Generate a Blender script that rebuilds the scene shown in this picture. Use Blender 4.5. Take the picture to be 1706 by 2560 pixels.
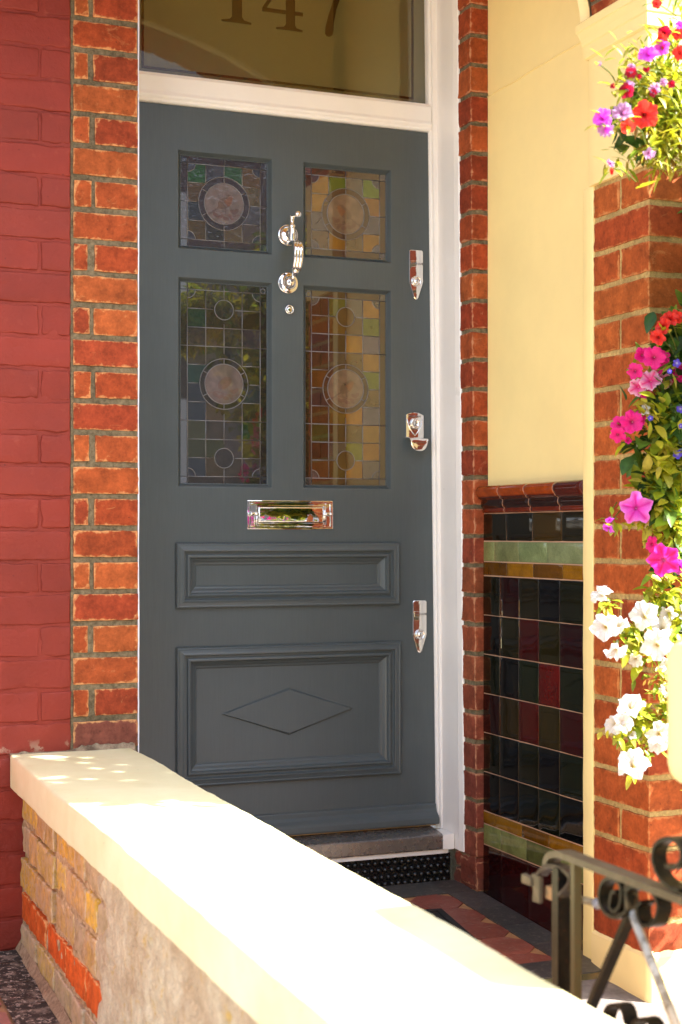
import bpy, bmesh, math, random
from mathutils import Vector, Matrix, noise
R = math.radians
rng = random.Random(147)
for o in list(bpy.data.objects): bpy.data.objects.remove(o)
SC = bpy.context.scene
COL = SC.collection

# ---------------------------------------------------------------- camera, sky, sun, exposure
CAM_H, CAM_D, YAW, FPX, HOR = 0.969, 3.695, R(21.911), 3820.6, 1338.3
cd = bpy.data.cameras.new('camera'); cam = bpy.data.objects.new('camera', cd); COL.objects.link(cam)
cam.location = (0, -CAM_D, CAM_H); cam.rotation_euler = (R(90), 0, -YAW)
cd.sensor_fit = 'HORIZONTAL'; cd.sensor_width = 24; cd.lens = FPX/1706*24
cd.shift_y = (HOR-1280)/1706; cd.clip_start = 0.05; cd.clip_end = 500
cd.dof.use_dof = True; cd.dof.focus_distance = 3.75; cd.dof.aperture_fstop = 5.0
SC.camera = cam
SUN = Vector((0.62, -0.40, 0.675)).normalized()
w = bpy.data.worlds.new('World'); SC.world = w; w.use_nodes = True
nt = w.node_tree; sky = nt.nodes.new('ShaderNodeTexSky'); sky.sky_type = 'NISHITA'; sky.sun_disc = False
sky.sun_elevation = math.asin(SUN.z); sky.sun_rotation = math.atan2(SUN.x, SUN.y)
sky.air_density = 1.0; sky.dust_density = 1.5; sky.ozone_density = 0.6
bg = nt.nodes['Background']; bg.inputs[1].default_value = 0.15
hs_ = nt.nodes.new('ShaderNodeHueSaturation'); hs_.inputs['Saturation'].default_value = .7
nt.links.new(sky.outputs[0], hs_.inputs['Color']); nt.links.new(hs_.outputs[0], bg.inputs[0])
ld = bpy.data.lights.new('sun', 'SUN'); ld.energy = 4.5; ld.angle = R(0.55); ld.color = (1.0, 0.975, 0.935)
lo = bpy.data.objects.new('sun', ld); COL.objects.link(lo)
lo.rotation_euler = SUN.to_track_quat('Z', 'Y').to_euler(); lo.location = (4, -2, 6)
SC.view_settings.view_transform = 'Standard'; SC.view_settings.look = 'None'
SC.view_settings.exposure = 2.5; SC.view_settings.gamma = 1
SC.cycles.max_bounces = 10; SC.cycles.diffuse_bounces = 6

def ray(px, py):
    u = (px-853)/FPX; v = (HOR-py)/FPX; s, c = math.sin(YAW), math.cos(YAW)
    return Vector((s+u*c, c-u*s, v))
def at(px, py, x=None, y=None, z=None):
    """point of the photo measured on a real plane of the place"""
    O = Vector((0, -CAM_D, CAM_H)); d = ray(px, py)
    t = (x-O.x)/d.x if x is not None else (y-O.y)/d.y if y is not None else (z-O.z)/d.z
    return O+d*t
def lin(r, g, b, k=1.0):
    f = lambda v: (v/255/12.92 if v <= 10.3 else ((v/255+.055)/1.055)**2.4)*k
    return (f(r), f(g), f(b))

# ---------------------------------------------------------------- mesh builder
class MB:
    def __init__(s): s.v = []; s.f = []; s.m = []; s.c = []; s.e = []; s.smooth = []
    def add(s, vs, fs, mat=0, col=(1, 1, 1), edge=0.0, smooth=False):
        b = len(s.v); s.v += [tuple(p) for p in vs]
        n = len(vs)
        s.c += col if isinstance(col, list) else [col]*n
        s.e += edge if isinstance(edge, list) else [edge]*n
        for f in fs: s.f.append(tuple(i+b for i in f)); s.m.append(mat); s.smooth.append(smooth)
    def box(s, x0, x1, y0, y1, z0, z1, mat=0, col=(1, 1, 1)):
        vs = [(x, y, z) for x in (x0, x1) for y in (y0, y1) for z in (z0, z1)]
        s.add(vs, [(0, 1, 3, 2), (4, 6, 7, 5), (0, 4, 5, 1), (2, 3, 7, 6), (0, 2, 6, 4), (1, 5, 7, 3)], mat, col)
    def rbox(s, x0, x1, y0, y1, z0, z1, r=.003, cell=.012, amp=.0012, col=(1, 1, 1), mat=0, seed=0, faces='xXyYzZ', big=.001, fr=70, xf=None):
        """box with rounded, slightly irregular edges; 'edge' is 1 near its arrises"""
        lo_, hi = (x0, y0, z0), (x1, y1, z1)
        def coords(a, b):
            L = b-a; rr = min(r, L*.3); n = max(1, int((L-2*rr)/cell))
            return [a, a+rr*.35, a+rr]+[a+rr+(L-2*rr)*i/n for i in range(1, n)]+[b-rr, b-rr*.35, b]
        cs = [coords(lo_[i], hi[i]) for i in range(3)]
        idx = {}; vs = []; cols = []; eds = []; fs = []
        off = Vector((seed*3.17, seed*1.7, seed*2.3))
        def vert(i, j, k):
            key = (i, j, k)
            if key in idx: return idx[key]
            p = Vector((cs[0][i], cs[1][j], cs[2][k]))
            q = Vector([min(max(p[a], lo_[a]+min(r, (hi[a]-lo_[a])*.3)), hi[a]-min(r, (hi[a]-lo_[a])*.3)) for a in range(3)])
            d = p-q
            if d.length > 1e-9: p2 = q+d.normalized()*min(r, d.length)
            else: p2 = p
            # distance to the nearest arris: second smallest distance to a face
            ds = sorted(min(p[a]-lo_[a], hi[a]-p[a]) for a in range(3))
            e = max(0, 1-ds[1]/.011)
            if amp or big:
                nv = noise.noise_vector(p*fr+off)*amp*(0.5+1.6*e)+noise.noise_vector(p*14+off)*big
                p2 = p2+nv
            idx[key] = len(vs); vs.append(xf(p2) if xf else p2); eds.append(e); cols.append(col)
            return idx[key]
        n0, n1, n2 = [len(c)-1 for c in cs]
        for i in range(n0):
            for j in range(n1):
                if 'z' in faces: fs.append((vert(i, j, 0), vert(i, j+1, 0), vert(i+1, j+1, 0), vert(i+1, j, 0)))
                if 'Z' in faces: fs.append((vert(i, j, n2), vert(i+1, j, n2), vert(i+1, j+1, n2), vert(i, j+1, n2)))
        for i in range(n0):
            for k in range(n2):
                if 'y' in faces: fs.append((vert(i, 0, k), vert(i+1, 0, k), vert(i+1, 0, k+1), vert(i, 0, k+1)))
                if 'Y' in faces: fs.append((vert(i, n1, k), vert(i, n1, k+1), vert(i+1, n1, k+1), vert(i+1, n1, k)))
        for j in range(n1):
            for k in range(n2):
                if 'x' in faces: fs.append((vert(0, j, k), vert(0, j, k+1), vert(0, j+1, k+1), vert(0, j+1, k)))
                if 'X' in faces: fs.append((vert(n0, j, k), vert(n0, j+1, k), vert(n0, j+1, k+1), vert(n0, j, k+1)))
        s.add(vs, fs, mat, cols, eds, True)
    def grid(s, P, nu, nv, mat=0, col=(1, 1, 1), smooth=True):
        """P(u,v) -> point, u,v in 0..1"""
        vs = [P(i/nu, j/nv) for i in range(nu+1) for j in range(nv+1)]
        fs = [(i*(nv+1)+j, (i+1)*(nv+1)+j, (i+1)*(nv+1)+j+1, i*(nv+1)+j+1) for i in range(nu) for j in range(nv)]
        cols = [col(i/nu, j/nv) for i in range(nu+1) for j in range(nv+1)] if callable(col) else col
        s.add(vs, fs, mat, cols, 0.0, smooth)
    def tube(s, pts, r, n=8, mat=0, col=(1, 1, 1), flat=None, cap=True):
        """round tube, or a flat bar when flat=(half width, half thickness, width axis)"""
        pts = [Vector(p) for p in pts]; N = len(pts); vs = []; prev = None
        for i, p in enumerate(pts):
            t = (pts[min(i+1, N-1)]-pts[max(i-1, 0)]).normalized()
            if flat: a = Vector(flat[2]); a = (a-t*a.dot(t)).normalized()
            elif prev is None:
                a = Vector((0, 0, 1)) if abs(t.z) < .9 else Vector((1, 0, 0)); a = (a-t*a.dot(t)).normalized()
            else: a = (prev-t*prev.dot(t)).normalized()
            prev = a; b = t.cross(a)
            rr = r(i/(N-1)) if callable(r) else r
            if flat:
                W_, T = flat[0], flat[1]
                for (q, w_) in ((W_, T), (-W_, T), (-W_, -T), (W_, -T)): vs.append(p+a*q+b*w_)
            else:
                for k in range(n): vs.append(p+a*rr*math.cos(2*math.pi*k/n)+b*rr*math.sin(2*math.pi*k/n))
        m = 4 if flat else n; fs = []
        for i in range(N-1):
            for k in range(m): fs.append((i*m+k, i*m+(k+1) % m, (i+1)*m+(k+1) % m, (i+1)*m+k))
        if cap: fs += [tuple(range(m-1, -1, -1)), tuple((N-1)*m+k for k in range(m))]
        s.add(vs, fs, mat, col, 0.0, not flat)
    def lathe(s, prof, O, axis=(0, -1, 0), n=28, mat=0, col=(1, 1, 1)):
        """prof: (radius, height along axis)"""
        A = Vector(axis).normalized(); u = A.orthogonal().normalized(); v = A.cross(u); O = Vector(O); vs = []
        for (r, h) in prof:
            for k in range(n):
                a = 2*math.pi*k/n; vs.append(O+A*h+(u*math.cos(a)+v*math.sin(a))*r)
        fs = [(i*n+k, i*n+(k+1) % n, (i+1)*n+(k+1) % n, (i+1)*n+k) for i in range(len(prof)-1) for k in range(n)]
        fs += [tuple(range(n)), tuple((len(prof)-1)*n+k for k in range(n))]
        s.add(vs, fs, mat, col, 0.0, True)
    def extrude(s, poly, P, depth, mat=0, col=(1, 1, 1), rev=False):
        """poly: (a,b) list; P(a,b,d) -> point; a closed prism from d=0 to d=depth"""
        n = len(poly); vs = [P(a, b, 0) for a, b in poly]+[P(a, b, depth) for a, b in poly]
        fs = [tuple(range(n)), tuple(range(2*n-1, n-1, -1))]+[(i, i+n, (i+1) % n+n, (i+1) % n) for i in range(n)]
        s.add(vs, fs, mat, col)
    def sweep_rect(s, x0, x1, z0, z1, prof, y, mat=0, col=(1, 1, 1)):
        """moulding round a rectangle: prof = (inset, proud) pairs; proud goes to -y"""
        vs = []
        for (i, h) in prof: vs += [(x0+i, y-h, z0+i), (x1-i, y-h, z0+i), (x1-i, y-h, z1-i), (x0+i, y-h, z1-i)]
        fs = []
        for a in range(len(prof)-1):
            for k in range(4): fs.append((a*4+k, a*4+(k+1) % 4, (a+1)*4+(k+1) % 4, (a+1)*4+k))
        s.add(vs, fs, mat, col)
    def build(s, name, mats, parent=None, fix=True, bevel=0, autosmooth=None):
        me = bpy.data.meshes.new(name); me.from_pydata(s.v, [], s.f)
        for m in (mats if isinstance(mats, (list, tuple)) else [mats]): me.materials.append(m)
        me.polygons.foreach_set('material_index', s.m); me.polygons.foreach_set('use_smooth', s.smooth)
        a = me.attributes.new('Col', 'FLOAT_COLOR', 'POINT')
        a.data.foreach_set('color', [x for c in s.c for x in (c[0], c[1], c[2], 1.0)])
        e = me.attributes.new('edge', 'FLOAT', 'POINT'); e.data.foreach_set('value', s.e)
        me.update()
        if fix:
            bm = bmesh.new(); bm.from_mesh(me); bmesh.ops.recalc_face_normals(bm, faces=bm.faces); bm.to_mesh(me); bm.free()
        o = bpy.data.objects.new(name, me); COL.objects.link(o)
        if parent: o.parent = parent; o.matrix_parent_inverse = Matrix.Translation(-parent.location)
        if bevel:
            b = o.modifiers.new('bevel', 'BEVEL'); b.width = bevel; b.segments = 2; b.limit_method = 'ANGLE'; b.angle_limit = R(40)
        return o
def empty(name, loc):
    o = bpy.data.objects.new(name, None); COL.objects.link(o); o.location = loc; o.empty_display_size = .05
    return o
def tag(o, label=None, cat=None, group=None, kind=None):
    if cat and not kind: kind = 'thing'
    if label: o['label'] = label
    if cat: o['category'] = cat
    if group: o['group'] = group
    if kind: o['kind'] = kind
    return o

# ---------------------------------------------------------------- materials
def new_mat(name):
    m = bpy.data.materials.new(name); m.use_nodes = True
    nt = m.node_tree; return m, nt, nt.nodes['Principled BSDF'], nt.nodes['Material Output']
def N(nt, t, **kw):
    n = nt.nodes.new('ShaderNode'+t)
    for k, v in kw.items():
        if hasattr(n, k): setattr(n, k, v)
    return n
def noise_tex(nt, scale, detail=4, rough=.6, vec=None, dist=0):
    n = N(nt, 'TexNoise'); n.inputs['Scale'].default_value = scale; n.inputs['Detail'].default_value = detail
    n.inputs['Roughness'].default_value = rough; n.inputs['Distortion'].default_value = dist
    if vec: nt.links.new(vec, n.inputs['Vector'])
    return n
def ramp(nt, fac, stops):
    r = N(nt, 'ValToRGB'); cr = r.color_ramp
    while len(cr.elements) < len(stops): cr.elements.new(.5)
    for e, (p, c) in zip(cr.elements, stops): e.position = p; e.color = (c, c, c, 1) if isinstance(c, (int, float)) else (*c, 1)
    nt.links.new(fac, r.inputs[0]); return r.outputs[0]
def mix(nt, fac, a, b, mode='MIX'):
    m = N(nt, 'Mix'); m.data_type = 'RGBA'; m.blend_type = mode
    for k, v in ((0, fac), (6, a), (7, b)):
        if hasattr(v, 'is_linked'): nt.links.new(v, m.inputs[k])
        elif isinstance(v, (int, float)): m.inputs[k].default_value = v if k == 0 else (v, v, v, 1)
        else: m.inputs[k].default_value = (*v, 1)
    return m.outputs[2]
def math_(nt, op, a, b=None, clamp=False):
    m = N(nt, 'Math'); m.operation = op; m.use_clamp = clamp
    for s_, v in ((m.inputs[0], a), (m.inputs[1], b)):
        if v is None: continue
        if isinstance(v, (int, float)): s_.default_value = v
        else: nt.links.new(v, s_)
    return m.outputs[0]
def bump(nt, bsdf, h, strength=.3, dist=.002, prev=None):
    b = N(nt, 'Bump'); b.inputs['Strength'].default_value = strength; b.inputs['Distance'].default_value = dist
    nt.links.new(h, b.inputs['Height'])
    if prev: nt.links.new(prev, b.inputs['Normal'])
    nt.links.new(b.outputs[0], bsdf.inputs['Normal']); return b.outputs[0]
def objco(nt): return N(nt, 'TexCoord').outputs['Object']
def attr(nt, name): 
    a = N(nt, 'Attribute'); a.attribute_name = name; return a
def setp(b, rough=.5, spec=.5, metal=0, coat=0, coat_r=.03):
    b.inputs['Roughness'].default_value = rough; b.inputs['Specular IOR Level'].default_value = spec
    b.inputs['Metallic'].default_value = metal; b.inputs['Coat Weight'].default_value = coat; b.inputs['Coat Roughness'].default_value = coat_r

def brick_mat(name, lime=lin(225, 165, 105), lime_amt=.75, dark=.5, rough=.85, spots=True, wash=0):
    m, nt, b, _ = new_mat(name); co = objco(nt); col = attr(nt, 'Col').outputs['Color']; ed = attr(nt, 'edge').outputs['Fac']
    n1 = noise_tex(nt, 26, 5, .65, co); n2 = noise_tex(nt, 120, 4, .7, co); n3 = noise_tex(nt, 55, 3, .6, co, .4)
    c = mix(nt, 1, col, ramp(nt, n1.outputs[0], [(.3, .60), (.7, 1.28)]), 'MULTIPLY')
    c = mix(nt, 1, c, ramp(nt, n2.outputs[0], [(.3, .78), (.72, 1.18)]), 'MULTIPLY')
    n5 = noise_tex(nt, 15, 6, .8, co, 1.5); c = mix(nt, ramp(nt, n5.outputs[0], [(.60, 0), (.70, .32)]), c, lime)
    # lime bloom on the worn arrises
    f = math_(nt, 'ADD', math_(nt, 'MULTIPLY', ed, .36), math_(nt, 'MULTIPLY', math_(nt, 'ADD', n3.outputs[0], n1.outputs[0]), .5))
    f = ramp(nt, f, [(.745, 0), (.87, 1)])
    c = mix(nt, math_(nt, 'MULTIPLY', f, lime_amt), c, lime)
    if wash:
        n4 = noise_tex(nt, 30, 6, .75, co, 1.2); c = mix(nt, math_(nt, 'MULTIPLY', ramp(nt, n4.outputs[0], [(.46, 0), (.56, 1)]), wash), c, lin(186, 156, 128))
        c = mix(nt, math_(nt, 'MULTIPLY', ramp(nt, n4.outputs[0], [(.30, 1), (.38, 0)]), .6), c, lin(236, 178, 60))
    if spots:
        v = N(nt, 'TexVoronoi'); v.inputs['Scale'].default_value = 42; nt.links.new(co, v.inputs['Vector'])
        sp = ramp(nt, math_(nt, 'ADD', v.outputs['Distance'], math_(nt, 'MULTIPLY', n2.outputs[0], .25)), [(.16, 1), (.22, 0)])
        c = mix(nt, math_(nt, 'MULTIPLY', sp, .6), c, tuple(x*dark for x in lin(110, 60, 40)))
    nt.links.new(c, b.inputs['Base Color']); setp(b, rough, .25)
    h = math_(nt, 'ADD', math_(nt, 'MULTIPLY', n2.outputs[0], .6), n1.outputs[0])
    bump(nt, b, h, .55, .003); return m
def mortar_mat(name, c0, c1, sc=90):
    m, nt, b, _ = new_mat(name); co = objco(nt)
    n1 = noise_tex(nt, sc, 6, .75, co); n2 = noise_tex(nt, 9, 3, .5, co)
    c = mix(nt, ramp(nt, n1.outputs[0], [(.35, 0), (.65, 1)]), c0, c1)
    c = mix(nt, 1, c, ramp(nt, n2.outputs[0], [(.3, .75), (.7, 1.2)]), 'MULTIPLY')
    nt.links.new(c, b.inputs['Base Color']); setp(b, .95, .15); bump(nt, b, n1.outputs[0], .9, .004); return m
def paint_mat(name, col, rough=.4, var=.08, brush=0, spec=.5, bscale=6, use_attr=False, coat=0):
    m, nt, b, _ = new_mat(name); co = objco(nt)
    n1 = noise_tex(nt, bscale, 5, .6, co)
    base = attr(nt, 'Col').outputs['Color'] if use_attr else col
    c = mix(nt, 1, base, ramp(nt, n1.outputs[0], [(.3, 1-var), (.7, 1+var)]), 'MULTIPLY')
    nt.links.new(c, b.inputs['Base Color']); setp(b, rough, spec, 0, coat)
    mp = N(nt, 'Mapping'); nt.links.new(co, mp.inputs[0]); mp.inputs['Scale'].default_value = (380, 380, 14) if brush else (60, 60, 60)
    n2 = noise_tex(nt, 1, 3, .6, mp.outputs[0])
    if brush:
        c = mix(nt, 1, c, ramp(nt, n2.outputs[0], [(.25, .93), (.75, 1.07)]), 'MULTIPLY'); nt.links.new(c, b.inputs['Base Color'])
    bump(nt, b, n2.outputs[0], .05 if brush else .12, .0012)
    rr = math_(nt, 'ADD', math_(nt, 'MULTIPLY', n1.outputs[0], .16), rough-.08); nt.links.new(rr, b.inputs['Roughness'])
    return m

M = {}
M['brick_red'] = brick_mat('orange_red_brick')
M['brick_dark'] = brick_mat('worn_red_brick', lime=lin(205, 150, 110), lime_amt=.6)
M['brick_pillar'] = brick_mat('pillar_brick', lime=lin(215, 150, 90), lime_amt=.55)
M['brick_stock'] = brick_mat('yellow_stock_brick', lime=lin(214, 184, 152), lime_amt=.75, dark=.3, wash=.6)
M['mortar_grey'] = mortar_mat('grey_mortar', lin(96, 84, 62), lin(140, 124, 96))
M['mortar_buff'] = mortar_mat('buff_mortar', lin(158, 132, 84), lin(208, 176, 112))
M['mortar_lime'] = mortar_mat('lime_mortar', lin(138, 106, 70), lin(212, 178, 136), 50)

def painted_brick():
    m, nt, b, _ = new_mat('red_masonry_paint'); co = objco(nt); col = attr(nt, 'Col').outputs['Color']
    n1 = noise_tex(nt, 5, 4, .6, co); n2 = noise_tex(nt, 60, 5, .7, co); n3 = noise_tex(nt, 24, 5, .6, co)
    c = mix(nt, 1, col, ramp(nt, n1.outputs[0], [(.3, .86), (.7, 1.12)]), 'MULTIPLY')
    c = mix(nt, ramp(nt, n3.outputs[0], [(.6, 0), (.75, .28)]), c, lin(170, 84, 66))
    v = N(nt, 'TexVoronoi'); v.inputs['Scale'].default_value = 26; nt.links.new(co, v.inputs['Vector'])
    sp = ramp(nt, math_(nt, 'ADD', v.outputs['Distance'], math_(nt, 'MULTIPLY', n2.outputs[0], .3)), [(.17, 1), (.21, 0)])
    c = mix(nt, math_(nt, 'MULTIPLY', sp, .55), c, lin(90, 30, 24))
    # bare, scuffed patches where the paint has worn off near the coping
    sx = N(nt, 'SeparateXYZ'); nt.links.new(co, sx.inputs[0])
    near = math_(nt, 'MULTIPLY', ramp(nt, sx.outputs[2], [(.43, 0), (.455, 1)]), ramp(nt, sx.outputs[2], [(.455, 1), (.48, 0)]))
    wear = math_(nt, 'MULTIPLY', near, ramp(nt, n3.outputs[0], [(.54, 0), (.60, 1)]))
    c = mix(nt, math_(nt, 'MULTIPLY', wear, .7), c, lin(176, 146, 120))
    nt.links.new(c, b.inputs['Base Color']); setp(b, .62, .35)
    bump(nt, b, math_(nt, 'ADD', n2.outputs[0], math_(nt, 'MULTIPLY', n3.outputs[0], 1.4)), .6, .003); return m
M['red_paint'] = painted_brick()
M['door'] = paint_mat('blue_grey_door_paint', lin(77, 84, 85), .34, .05, brush=1, spec=.45)
M['white'] = paint_mat('white_gloss_paint', lin(246, 240, 232), .3, .03, spec=.5)
M['caulk'] = paint_mat('white_caulk', lin(236, 232, 236), .5, .03)
M['cream'] = paint_mat('cream_wall_paint', lin(248, 224, 154), .45, .06, spec=.35, bscale=3)
M['cream_pale'] = paint_mat('pale_cream_masonry_paint', lin(249, 224, 160), .5, .05, spec=.3, bscale=5)

def coping_mat():
    m, nt, b, _ = new_mat('cream_painted_coping'); co = objco(nt)
    n1 = noise_tex(nt, 4, 5, .65, co); n2 = noise_tex(nt, 85, 4, .7, co)
    mp = N(nt, 'Mapping'); nt.links.new(co, mp.inputs[0]); mp.inputs['Scale'].default_value = (6, 40, 40)
    n3 = noise_tex(nt, 1, 5, .7, mp.outputs[0])
    c = mix(nt, ramp(nt, n1.outputs[0], [(.35, 0), (.65, 1)]), lin(218, 210, 162), lin(230, 224, 182))
    c = mix(nt, ramp(nt, n3.outputs[0], [(.55, 0), (.75, .35)]), c, lin(228, 200, 154))
    v = N(nt, 'TexVoronoi'); v.inputs['Scale'].default_value = 20; nt.links.new(co, v.inputs['Vector'])
    sp = ramp(nt, math_(nt, 'ADD', v.outputs['Distance'], math_(nt, 'MULTIPLY', n2.outputs[0], .18)), [(.115, 1), (.135, 0)])
    c = mix(nt, math_(nt, 'MULTIPLY', sp, .5), c, lin(150, 125, 100))
    nt.links.new(c, b.inputs['Base Color']); setp(b, .6, .3); bump(nt, b, math_(nt, 'ADD', n2.outputs[0], n1.outputs[0]), .35, .002); return m
M['coping'] = coping_mat()
def render_mat():
    m, nt, b, _ = new_mat('worn_lime_render'); co = objco(nt)
    n1 = noise_tex(nt, 9, 6, .7, co); n2 = noise_tex(nt, 34, 6, .7, co, .6); n3 = noise_tex(nt, 150, 4, .7, co)
    c = mix(nt, ramp(nt, n1.outputs[0], [(.35, 0), (.65, 1)]), lin(220, 186, 146), lin(252, 230, 192))
    c = mix(nt, ramp(nt, n2.outputs[0], [(.57, 0), (.70, .8)]), c, lin(232, 186, 92))
    c = mix(nt, ramp(nt, n2.outputs[0], [(.28, .7), (.40, 0)]), c, lin(178, 152, 126))
    c = mix(nt, 1, c, ramp(nt, n3.outputs[0], [(.3, .82), (.7, 1.12)]), 'MULTIPLY')
    nt.links.new(c, b.inputs['Base Color']); setp(b, .95, .15)
    bump(nt, b, math_(nt, 'ADD', n3.outputs[0], math_(nt, 'MULTIPLY', n2.outputs[0], 2.5)), 1.0, .010); return m
M['render'] = render_mat()

def tile_mat(name, rough=.05, var=.24):
    m, nt, b, _ = new_mat(name); co = objco(nt); col = attr(nt, 'Col').outputs['Color']
    n1 = noise_tex(nt, 22, 4, .6, co, .5); n2 = noise_tex(nt, 11, 2, .5, co); n3 = noise_tex(nt, 260, 2, .5, co)
    c = mix(nt, 1, col, ramp(nt, n1.outputs[0], [(.3, 1-var), (.7, 1+var)]), 'MULTIPLY')
    c = mix(nt, 1, c, ramp(nt, n3.outputs[0], [(.35, .9), (.65, 1.1)]), 'MULTIPLY')
    nt.links.new(c, b.inputs['Base Color']); setp(b, rough, .38); bump(nt, b, math_(nt, 'ADD', n2.outputs[0], math_(nt, 'MULTIPLY', n1.outputs[0], .4)), .10, .004); return m
M['tile'] = tile_mat('glazed_wall_tile'); M['grout'] = paint_mat('pink_grout', lin(190, 150, 120), .9, .1)
def floor_mat(name, rough=.45):
    m, nt, b, _ = new_mat(name); co = objco(nt); col = attr(nt, 'Col').outputs['Color']
    n1 = noise_tex(nt, 18, 6, .7, co); n2 = noise_tex(nt, 70, 5, .75, co)
    c = mix(nt, 1, col, ramp(nt, n1.outputs[0], [(.3, .7), (.7, 1.25)]), 'MULTIPLY')
    c = mix(nt, ramp(nt, n2.outputs[0], [(.54, 0), (.70, .45)]), c, lin(175, 158, 142))
    nt.links.new(c, b.inputs['Base Color']); setp(b, rough, .4); bump(nt, b, n2.outputs[0], .3, .002); return m
M['floor'] = floor_mat('worn_floor_tile', .4)
def speck_mat():
    m, nt, b, _ = new_mat('speckled_black_slab'); co = objco(nt)
    n1 = noise_tex(nt, 30, 6, .7, co); n2 = noise_tex(nt, 90, 4, .7, co)
    c = mix(nt, ramp(nt, n1.outputs[0], [(.50, 0), (.64, 1)]), lin(62, 56, 50), lin(140, 124, 108))
    c = mix(nt, ramp(nt, n2.outputs[0], [(.57, 0), (.62, .85)]), c, lin(214, 196, 176))
    nt.links.new(c, b.inputs['Base Color']); setp(b, .7, .3); bump(nt, b, n2.outputs[0], .4, .002); return m
M['speck'] = speck_mat()
def metal_mat(name, col, rough, metal=1.0, wob=0.0):
    m, nt, b, _ = new_mat(name); b.inputs['Base Color'].default_value = (*col, 1); setp(b, rough, .5, metal)
    co = objco(nt); n = noise_tex(nt, 60, 2, .5, co)
    if wob: bump(nt, b, n.outputs[0], wob, .002)
    rr = math_(nt, 'ADD', math_(nt, 'MULTIPLY', n.outputs[0], rough*.8), rough*.6); nt.links.new(rr, b.inputs['Roughness']); return m
M['chrome'] = metal_mat('polished_chrome', (.86, .84, .82), .04)
M['plate'] = metal_mat('polished_plate', (.88, .86, .83), .03, wob=.05)
M['engraved'] = metal_mat('engraved_mark', (.16, .15, .14), .3)
M['lead'] = metal_mat('lead_came', (.22, .21, .21), .4, .7)
M['sill'] = metal_mat('bronze_sill', lin(156, 148, 142), .26, .8, .1)
M['black_iron'] = metal_mat('black_glazed_riser', lin(26, 25, 24), .28, 0)
def old_iron(name, wear):
    m, nt, b, _ = new_mat(name); co = objco(nt); col = attr(nt, 'Col').outputs['Color']
    n1 = noise_tex(nt, 45, 6, .75, co); n2 = noise_tex(nt, 140, 4, .7, co)
    c = mix(nt, ramp(nt, n1.outputs[0], [(.46, 0), (.60, wear)]), col, lin(100, 88, 70))
    c = mix(nt, ramp(nt, n2.outputs[0], [(.60, 0), (.70, .6)]), c, lin(96, 50, 28))
    nt.links.new(c, b.inputs['Base Color']); setp(b, .36, .13); bump(nt, b, n1.outputs[0], .25, .002); return m
M['iron'] = old_iron('weathered_iron_paint', .75); M['iron_dark'] = old_iron('black_iron_paint', .07)
def glass_mat(name, rough, bumpk, use_attr=True, col=(0, 0, 0), coat=.0, spec=.5, bs=38):
    m, nt, b, _ = new_mat(name); co = objco(nt)
    n1 = noise_tex(nt, bs, 3, .55, co, .8); n2 = noise_tex(nt, 20, 4, .7, co, 1.0)
    base = attr(nt, 'Col').outputs['Color'] if use_attr else col
    c = mix(nt, 1, base, ramp(nt, n2.outputs[0], [(.3, .72 if use_attr else .97), (.7, 1.2 if use_attr else 1.03)]), 'MULTIPLY')
    nt.links.new(c, b.inputs['Base Color']); setp(b, rough, spec, 0, coat, .01); b.inputs['IOR'].default_value = 1.55; b.inputs['Coat IOR'].default_value = 1.85; b.inputs['Coat Roughness'].default_value = 0.0
    if bumpk: bump(nt, b, n1.outputs[0], bumpk, .003)
    return m
M['stained'] = glass_mat('stained_glass', .25, .03, coat=1.0, spec=.3)
M['stained_wavy'] = glass_mat('hammered_stained_glass', .06, .30, bs=70, coat=.8)
M['fanlight'] = glass_mat('frosted_fanlight_glass', .30, 0, False, lin(84, 78, 42), coat=1.0)
M['clear_dark'] = glass_mat('clear_glass_to_dark_hall', .02, 0, False, lin(52, 36, 12), coat=.5)
def leaf_mat(name, tr=.5):
    m, nt, b, out = new_mat(name); col = attr(nt, 'Col').outputs['Color']; co = objco(nt)
    n = noise_tex(nt, 60, 3, .6, co); c = mix(nt, 1, col, ramp(nt, n.outputs[0], [(.3, .75), (.7, 1.2)]), 'MULTIPLY')
    nt.links.new(c, b.inputs['Base Color']); setp(b, .42, .4)
    t = N(nt, 'BsdfTranslucent'); nt.links.new(c, t.inputs[0]); mx = N(nt, 'MixShader'); mx.inputs[0].default_value = tr
    nt.links.new(b.outputs[0], mx.inputs[1]); nt.links.new(t.outputs[0], mx.inputs[2]); nt.links.new(mx.outputs[0], out.inputs[0]); return m
M['leaf'] = leaf_mat('leaf', .35); M['petal'] = leaf_mat('petal', .45)
M['wicker'] = mortar_mat('coir_liner', lin(70, 48, 26), lin(120, 90, 52), 120)
M['rubber'] = paint_mat('black_rubber', lin(34, 32, 32), .75, .2)
M['concrete'] = mortar_mat('grey_path_concrete', lin(124, 114, 106), lin(150, 138, 128), 60)
M['pavement'] = mortar_mat('pavement_stone', lin(122, 117, 112), lin(142, 137, 130), 20)
M['asphalt'] = mortar_mat('asphalt', lin(60, 60, 63), lin(74, 74, 78), 40)
M['far_wall'] = mortar_mat('tan_house_render', lin(112, 106, 100), lin(130, 122, 114), 8)
M['far_glass'] = glass_mat('far_window_glass', .05, 0, False, lin(40, 44, 50))
M['slate'] = mortar_mat('slate_roof', lin(86, 84, 88), lin(104, 100, 104), 10)
M['bark'] = mortar_mat('bark', lin(80, 62, 46), lin(104, 84, 64), 30)
M['dirt'] = mortar_mat('dirty_cement', lin(104, 86, 70), lin(170, 148, 122), 50)

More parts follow.
